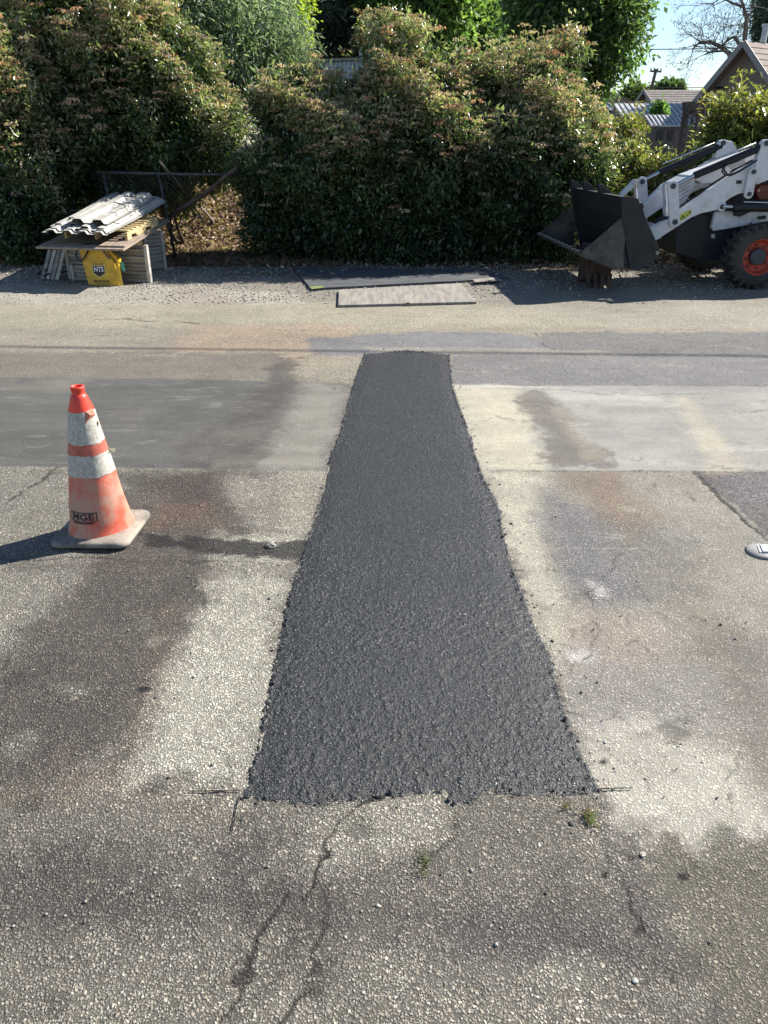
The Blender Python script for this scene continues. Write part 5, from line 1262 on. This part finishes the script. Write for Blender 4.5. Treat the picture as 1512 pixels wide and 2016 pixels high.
V1 = z2([(934,388)], .62)[0]; V2 = z2([(945,605)], .62)[0]
link('tilt_link', V1, V2, .062, .605, .64, pr=.032)
plate('link_web', z2([(893,385),(918,362),(930,372),(926,560),(905,575),(897,540),(903,500)], .55), .42, .52, M_white, bevel=.004)
arm(-.60, -.50, 1); tower(-.62, -.52)
F1 = z2([(750,362)], -.50)[0]; F2 = z2([(765,560)], -.50)[0]
link('tilt_link', F1, F2, .062, -.53, -.49, pr=.032)
plate('link_web', z2([(712,365),(735,345),(745,360),(738,480),(725,490),(716,440)], -.55), -.66, -.56, M_white, bevel=.004)
plate('front_bracket', z2([(640,436),(700,375),(728,348),(740,360),(716,385),(715,405),(660,452),(636,456)], -.40), -.60, -.52, M_white, bevel=.004)
# quick-attach mounting plate between arms
plate('mounting_plate', z2([(755,515),(770,492),(870,395),(912,366),(925,380),(905,500),(785,586),(770,590)], .30), .18, .26, M_white2, bevel=.005)
plate('cross_tube', z2([(770,600),(810,615),(850,640),(830,700),(780,690)], .3), -.5, .5, M_white2, bevel=.02)
# tilt cylinders (black barrels with silver rods), lift cylinder
def cyl(name, a, b, w_, r_, m, parent=ld): 
    return MB().tube([Vector((a[0],w_,a[1])), Vector((b[0],w_,b[1]))], r_, 18).build(name, m, parent, smooth=False)
def tilt(w_, wp):
    a, b = z2([(1065,325),(1482,150)], .55); c_ = cyl('tilt_cylinder', a, b, w_, .043, M_black)
    a2, b2 = z2([(940,388),(1062,326)], .55); cyl('piston_rod', a2, b2, w_, .024, M_chrome, c_)
    t1, t2, t3 = z2([(1090,270),(1250,205),(1440,128)], .55)
    MB().tube([Vector((p[0], w_-.01, p[1])) for p in (t1,t2,t3)], .011, 8).build('hydraulic_line', M_chrome, c_, smooth=True)
    t = z2([(1250,262),(1225,275),(1222,300),(1240,320),(1275,322),(1330,296),(1420,240)], .55)
    for off in (0,.03): MB().tube([Vector((p[0]-off*.6, w_+.05+off*.2, p[1]+off*.5)) for p in t], .011, 8).build('hydraulic_hose', M_hose, c_, smooth=True)
tilt(.555, .6); tilt(-.555, -.5)
a, b = z2([(1310,516),(1700,522)], .66); lc = cyl('lift_cylinder', a, b, .62, .052, M_black)
a2, b2 = z2([(1236,512),(1315,514)], .62); cyl('piston_rod', a2, b2, .62, .022, M_chrome, lc)
a3, b3 = z2([(1365,484),(1700,494)], .64); cyl('hydraulic_line', a3, b3, .64, .010, M_chrome, lc)
plate('cylinder_bracket', z2([(1318,545),(1420,540),(1380,560),(1350,575),(1325,572)], .6), .50, .58, M_black)
ah = z2([(1430,238),(1330,290),(1200,372),(1090,455),(1000,510),(970,535)], .62)
MB().tube([Vector((p[0], .575, p[1]+.012)) for p in ah], .012, 8).build('arm_hose', M_hose, ld, smooth=True)
# decals
dq = z2([(975,565),(1042,528),(1050,540),(1047,558),(985,600),(974,588)], .601)
dec = plate('warning_decal', dq, .6005, .6030, mat('decal_yellow', (.50,.50,.06), .5), bevel=0)
plate('decal_triangle', z2([(984,590),(996,562),(1012,580)], .604), .603, .6045, M_black, dec, 0)
plate('decal_triangle_inner', z2([(991,583),(997,571),(1004,579)], .6055), .6045, .606, mat('decal_yellow_inner', (.50,.50,.06), .5), dec, 0)
plate('decal_symbol', z2([(1016,568),(1030,558),(1031,562),(1018,572)], .604), .603, .6045, M_black, dec, 0)
plate('decal_symbol', z2([(1034,545),(1042,536),(1045,544),(1040,556),(1035,553)], .604), .603, .6045, M_black, dec, 0)
# animal head emblem (black silhouette)
emb = z2([(1317,346),(1324,356),(1331,353),(1340,353),(1346,356),(1360,346),(1352,362),(1350,368),(1354,374),(1348,377),(1341,376),(1338,370),(1334,378),(1328,372),(1325,377),(1317,374),(1320,366),(1321,360)], .602)
e_ = plate('emblem', emb, .6005, .6025, M_black, bevel=0)
u, z = z2([(1332,388)], .602)[0]; MB().tube([Vector((u,.6005,z)), Vector((u,.6025,z))], .007, 10).build('emblem_dot', M_black, e_)
# --- wheels
def wheel(u, w_out, side, lab=None):
    """side=+1 near"""
    Rw, Wt = .385, .26; root = bpy.data.objects.new('wheel', None); C.objects.link(root); root.parent = ld; root.location = (u, w_out - side*Wt/2, Rw); root.empty_display_size = .1
    def Wp(r, th, y): return Vector((r*math.sin(th), side*y, r*math.cos(th)))
    prof = [(.205,-.10),(.215,-.125),(.26,-.132),(.315,-.128),(.345,-.11),(.352,-.06),(.354,0),(.352,.06),(.345,.11),(.315,.128),(.26,.132),(.215,.125),(.205,.10),(.200,.04),(.200,-.04)]
    n = 48; vs = [Wp(r, 2*math.pi*k/n, y) for r, y in prof for k in range(n)]; m_ = len(prof)
    fs = [(i*n+k, i*n+(k+1) % n, ((i+1) % m_)*n+(k+1) % n, ((i+1) % m_)*n+k) for i in range(m_) for k in range(n)]
    ty = MB().add(vs, fs).build('tyre', M_rubber, root, smooth=True)
    mb = MB(); NL = 22
    for k in range(NL):
        for sg in (1,-1):
            t0 = 2*math.pi*(k+(.5 if sg < 0 else 0))/NL; dt = .085
            # lug sweeps from shoulder to centre
            a = [Wp(.345,t0+.00,sg*.134), Wp(.345,t0+dt+.02,sg*.134), Wp(.350,t0+dt+.13,sg*.01), Wp(.350,t0+.13,sg*.01)]
            b = [Wp(.384,t0+.01,sg*.128), Wp(.384,t0+dt,sg*.128), Wp(.386,t0+dt+.12,sg*.015), Wp(.386,t0+.14,sg*.015)]
            c = [Wp(.300,t0+.01,sg*.136), Wp(.300,t0+dt,sg*.136)]
            mb.add(a+b, [(0,1,5,4),(1,2,6,5),(2,3,7,6),(3,0,4,7),(4,5,6,7)])
            mb.add([a[0],a[1],b[1],b[0],c[0],c[1]], [(0,3,4),(1,5,2),(3,2,5,4)])
    mb.build('tread', M_rubber, root)
    rp = [(.216,.112),(.212,.124),(.200,.120),(.190,.09),(.182,.045),(.150,.03),(.125,.035),(.118,.04),(.112,.035),(.085,.03)]
    vs = [Wp(r, 2*math.pi*k/n, y) for r, y in rp for k in range(n)]
    fs = [(i*n+k, i*n+(k+1) % n, (i+1)*n+(k+1) % n, (i+1)*n+k) for i in range(len(rp)-1) for k in range(n)]
    MB().add(vs, fs).build('rim', M_red, root, smooth=True)
    hp_ = [(.098,.02),(.098,.075),(.09,.082),(.0,.082)]
    vs = [Wp(r, 2*math.pi*k/n, y) for r, y in hp_ for k in range(n)]
    fs = [(i*n+k, i*n+(k+1) % n, (i+1)*n+(k+1) % n, (i+1)*n+k) for i in range(len(hp_)-1) for k in range(n)]
    MB().add(vs, fs).build('hub', M_pin, root)
    for k in range(8):
        th = 2*math.pi*k/8+.2; p = Wp(.136,th,.03); MB().tube([p, p+Vector((0,side*.022,0))], .012, 6).build('wheel_nut', M_pin, root)
    return root
wheel(0, .84, 1); wheel(0, -.84, -1); wheel(-1.05, .84, 1); wheel(-1.05, -.84, -1)
for w_ in (.45,-.45):
    MB().tube([Vector((0,w_*.6,.385)), Vector((0,w_*1.5,.385))], .09, 14).build('axle', M_navy, ld)
# --- bucket
BN, BF = 1.0, -1.12
bk = bpy.data.objects.new('bucket', None); C.objects.link(bk); bk.parent = ld; bk.empty_display_size = .1
near_up = z6([(1028,235),(1150,240),(1195,262),(1205,296),(1240,305),(1250,340),(1240,360),(1262,440),(1412,770),(1395,835),(1340,880),(1200,968),(1110,950),(1062,660),(1035,450)], BN)
near_lo = z6([(618,795),(640,775),(820,625),(1028,448),(1060,640),(1062,700),(1046,780),(1050,945),(970,957),(900,940),(780,895),(660,830)], BN)
def two(name, poly, m, th=.018, off=0):
    plate(name, poly, BN-th-off, BN-off, m, bk, .003); plate(name, poly, BF, BF+th, m, bk, .003)
two('side_plate', near_up, M_bkt); two('clam_side_plate', near_lo, M_bkt_l, .016, -.002)
plate('gusset', z6([(1062,655),(1120,665),(1205,925),(1190,950),(1048,940),(1046,780)], BN-.05), BN-.10, BN-.05, mat('gusset_blue_steel', (.03,.05,.065), .5, metal=.3), bk, .003)
def shell(name, pts6, m, th=.02, w0=None, w1=None):
    P = z6(pts6, BN); w0 = BF if w0 is None else w0; w1 = BN if w1 is None else w1; mb = MB()
    for i in range(len(P)-1):
        a = Vector(P[i]); b = Vector(P[i+1]); d = (b-a).normalized(); n_ = Vector((-d.y, d.x))*th
        poly = [tuple(a), tuple(b), tuple(b+n_), tuple(a+n_)]; mb.prism(poly, lf, w0+.019, w1-.019)
    return mb.build(name, m, bk)
shell('floor_plate', [(640,800),(780,880),(960,940),(1060,935)], M_bkt_l)
shell('back_plate', [(1040,250),(1045,440),(1100,640),(1180,860),(1195,955)], M_bkt)
shell('back_plate', [(1195,955),(1120,960),(1062,930)], M_bkt)
shell('cutting_edge', [(600,785),(660,822),(700,845)], M_bkt_l, .022, BF-.03, BN+.03)
shell('top_lip', [(1020,238),(1110,244),(1190,262)], M_bkt, .025)
mbn = MB()
for k in range(11):
    w_ = BF+.12+k*(BN-BF-.2)/10; u_, z_ = z6([(622,792)], BN)[0]; mbn.box((u_+.01, w_, z_+.012), (.05,.05,.014))
mbn.build('edge_bolts', M_panel, bk)
# three lifting ears along the top lip
for wc in (-1.02, -.42, .22):
    ear = z6([(1000,250),(1004,212),(990,172),(1004,150),(1030,148),(1058,166),(1106,212),(1150,245)], BN)
    for dw in (-.035, .035): plate('ear', ear, wc+dw-.009, wc+dw+.009, M_bkt, bk, .002)
    uu, zz2 = z6([(1022,172)], BN)[0]; MB().tube([Vector((uu,wc-.05,zz2)), Vector((uu,wc+.05,zz2))], .014, 10).build('ear_pin', M_pin, bk)
for w_ in (-.3, .3):
    mb = MB(); pa, pb = z6([(1050,300),(1170,850)], BN); mb.beam(Vector((pa[0]+.02,w_,pa[1])), Vector((pb[0]+.03,w_,pb[1])), .05, .02, up=Vector((0,1,0))); mb.build('wear_rib', M_bkt, bk)
u_, z_ = z6([(1380,795)], BN)[0]; MB().tube([Vector((u_,BN-.03,z_)), Vector((u_,BN+.012,z_))], .022, 14).build('corner_pin', M_panel, bk)
# --- separate rusty toothed digging bucket under it
M_rust = mat('rusty_steel', (.075,.042,.030), .85, var=.5, vscale=8, bump=.002, bscale=25)
g0 = gnd(1150, 566); g1 = gnd(1214, 574); tb = empty('toothed_bucket', ((g0.x+g1.x)/2, g0.y, 0)); tag(tb, 'small rusty toothed digging bucket standing on the ground beneath the loader bucket', 'digging bucket')
wd_ = (g1.x-g0.x)/2
zt = .50
mb = MB(); vs = [(-wd_*1.02,0,.10),(wd_*.95,0,.10),(wd_*.9,.06,zt),(-wd_*.95,.06,zt),(-wd_*1.0,.42,.0),(wd_*.9,.42,.0),(wd_*.85,.38,zt),(-wd_*.95,.38,zt)]
mb.add([Vector(v) for v in vs], [(0,1,2,3),(5,4,7,6),(1,5,6,2),(4,0,3,7),(3,2,6,7),(0,4,5,1)]); mb.build('bucket_shell', M_rust, tb, bevel=.012)
mb = MB(); mb.box((-wd_*.02, -.012, .34), (wd_*1.3, .02, .03)); mb.build('shell_rib', M_rust, tb)
for k in range(4):
    xk = -wd_*.8+k*wd_*.53; MB().add([Vector(v) for v in [(xk-.03,-.03,.17),(xk+.03,-.03,.17),(xk+.022,-.075,.0),(xk-.022,-.075,.0),(xk-.03,.03,.17),(xk+.03,.03,.17),(xk+.022,-.045,.0),(xk-.022,-.045,.0)]], [(0,1,2,3),(5,4,7,6),(1,5,6,2),(4,0,3,7),(4,5,1,0),(3,2,6,7)]).build('tooth', M_rust, tb, bevel=.003)
MB().add([Vector(v) for v in [(wd_*.9,.05,.12),(wd_*1.06,.07,.12),(wd_*1.04,.09,zt*.8),(wd_*.86,.07,zt*.85),(wd_*.9,.12,.12),(wd_*1.06,.12,.12),(wd_*1.04,.14,zt*.8),(wd_*.86,.12,zt*.85)]], [(0,1,2,3),(5,4,7,6),(1,5,6,2),(4,0,3,7),(4,5,1,0),(3,2,6,7)]).build('side_cutter', M_rust, tb)
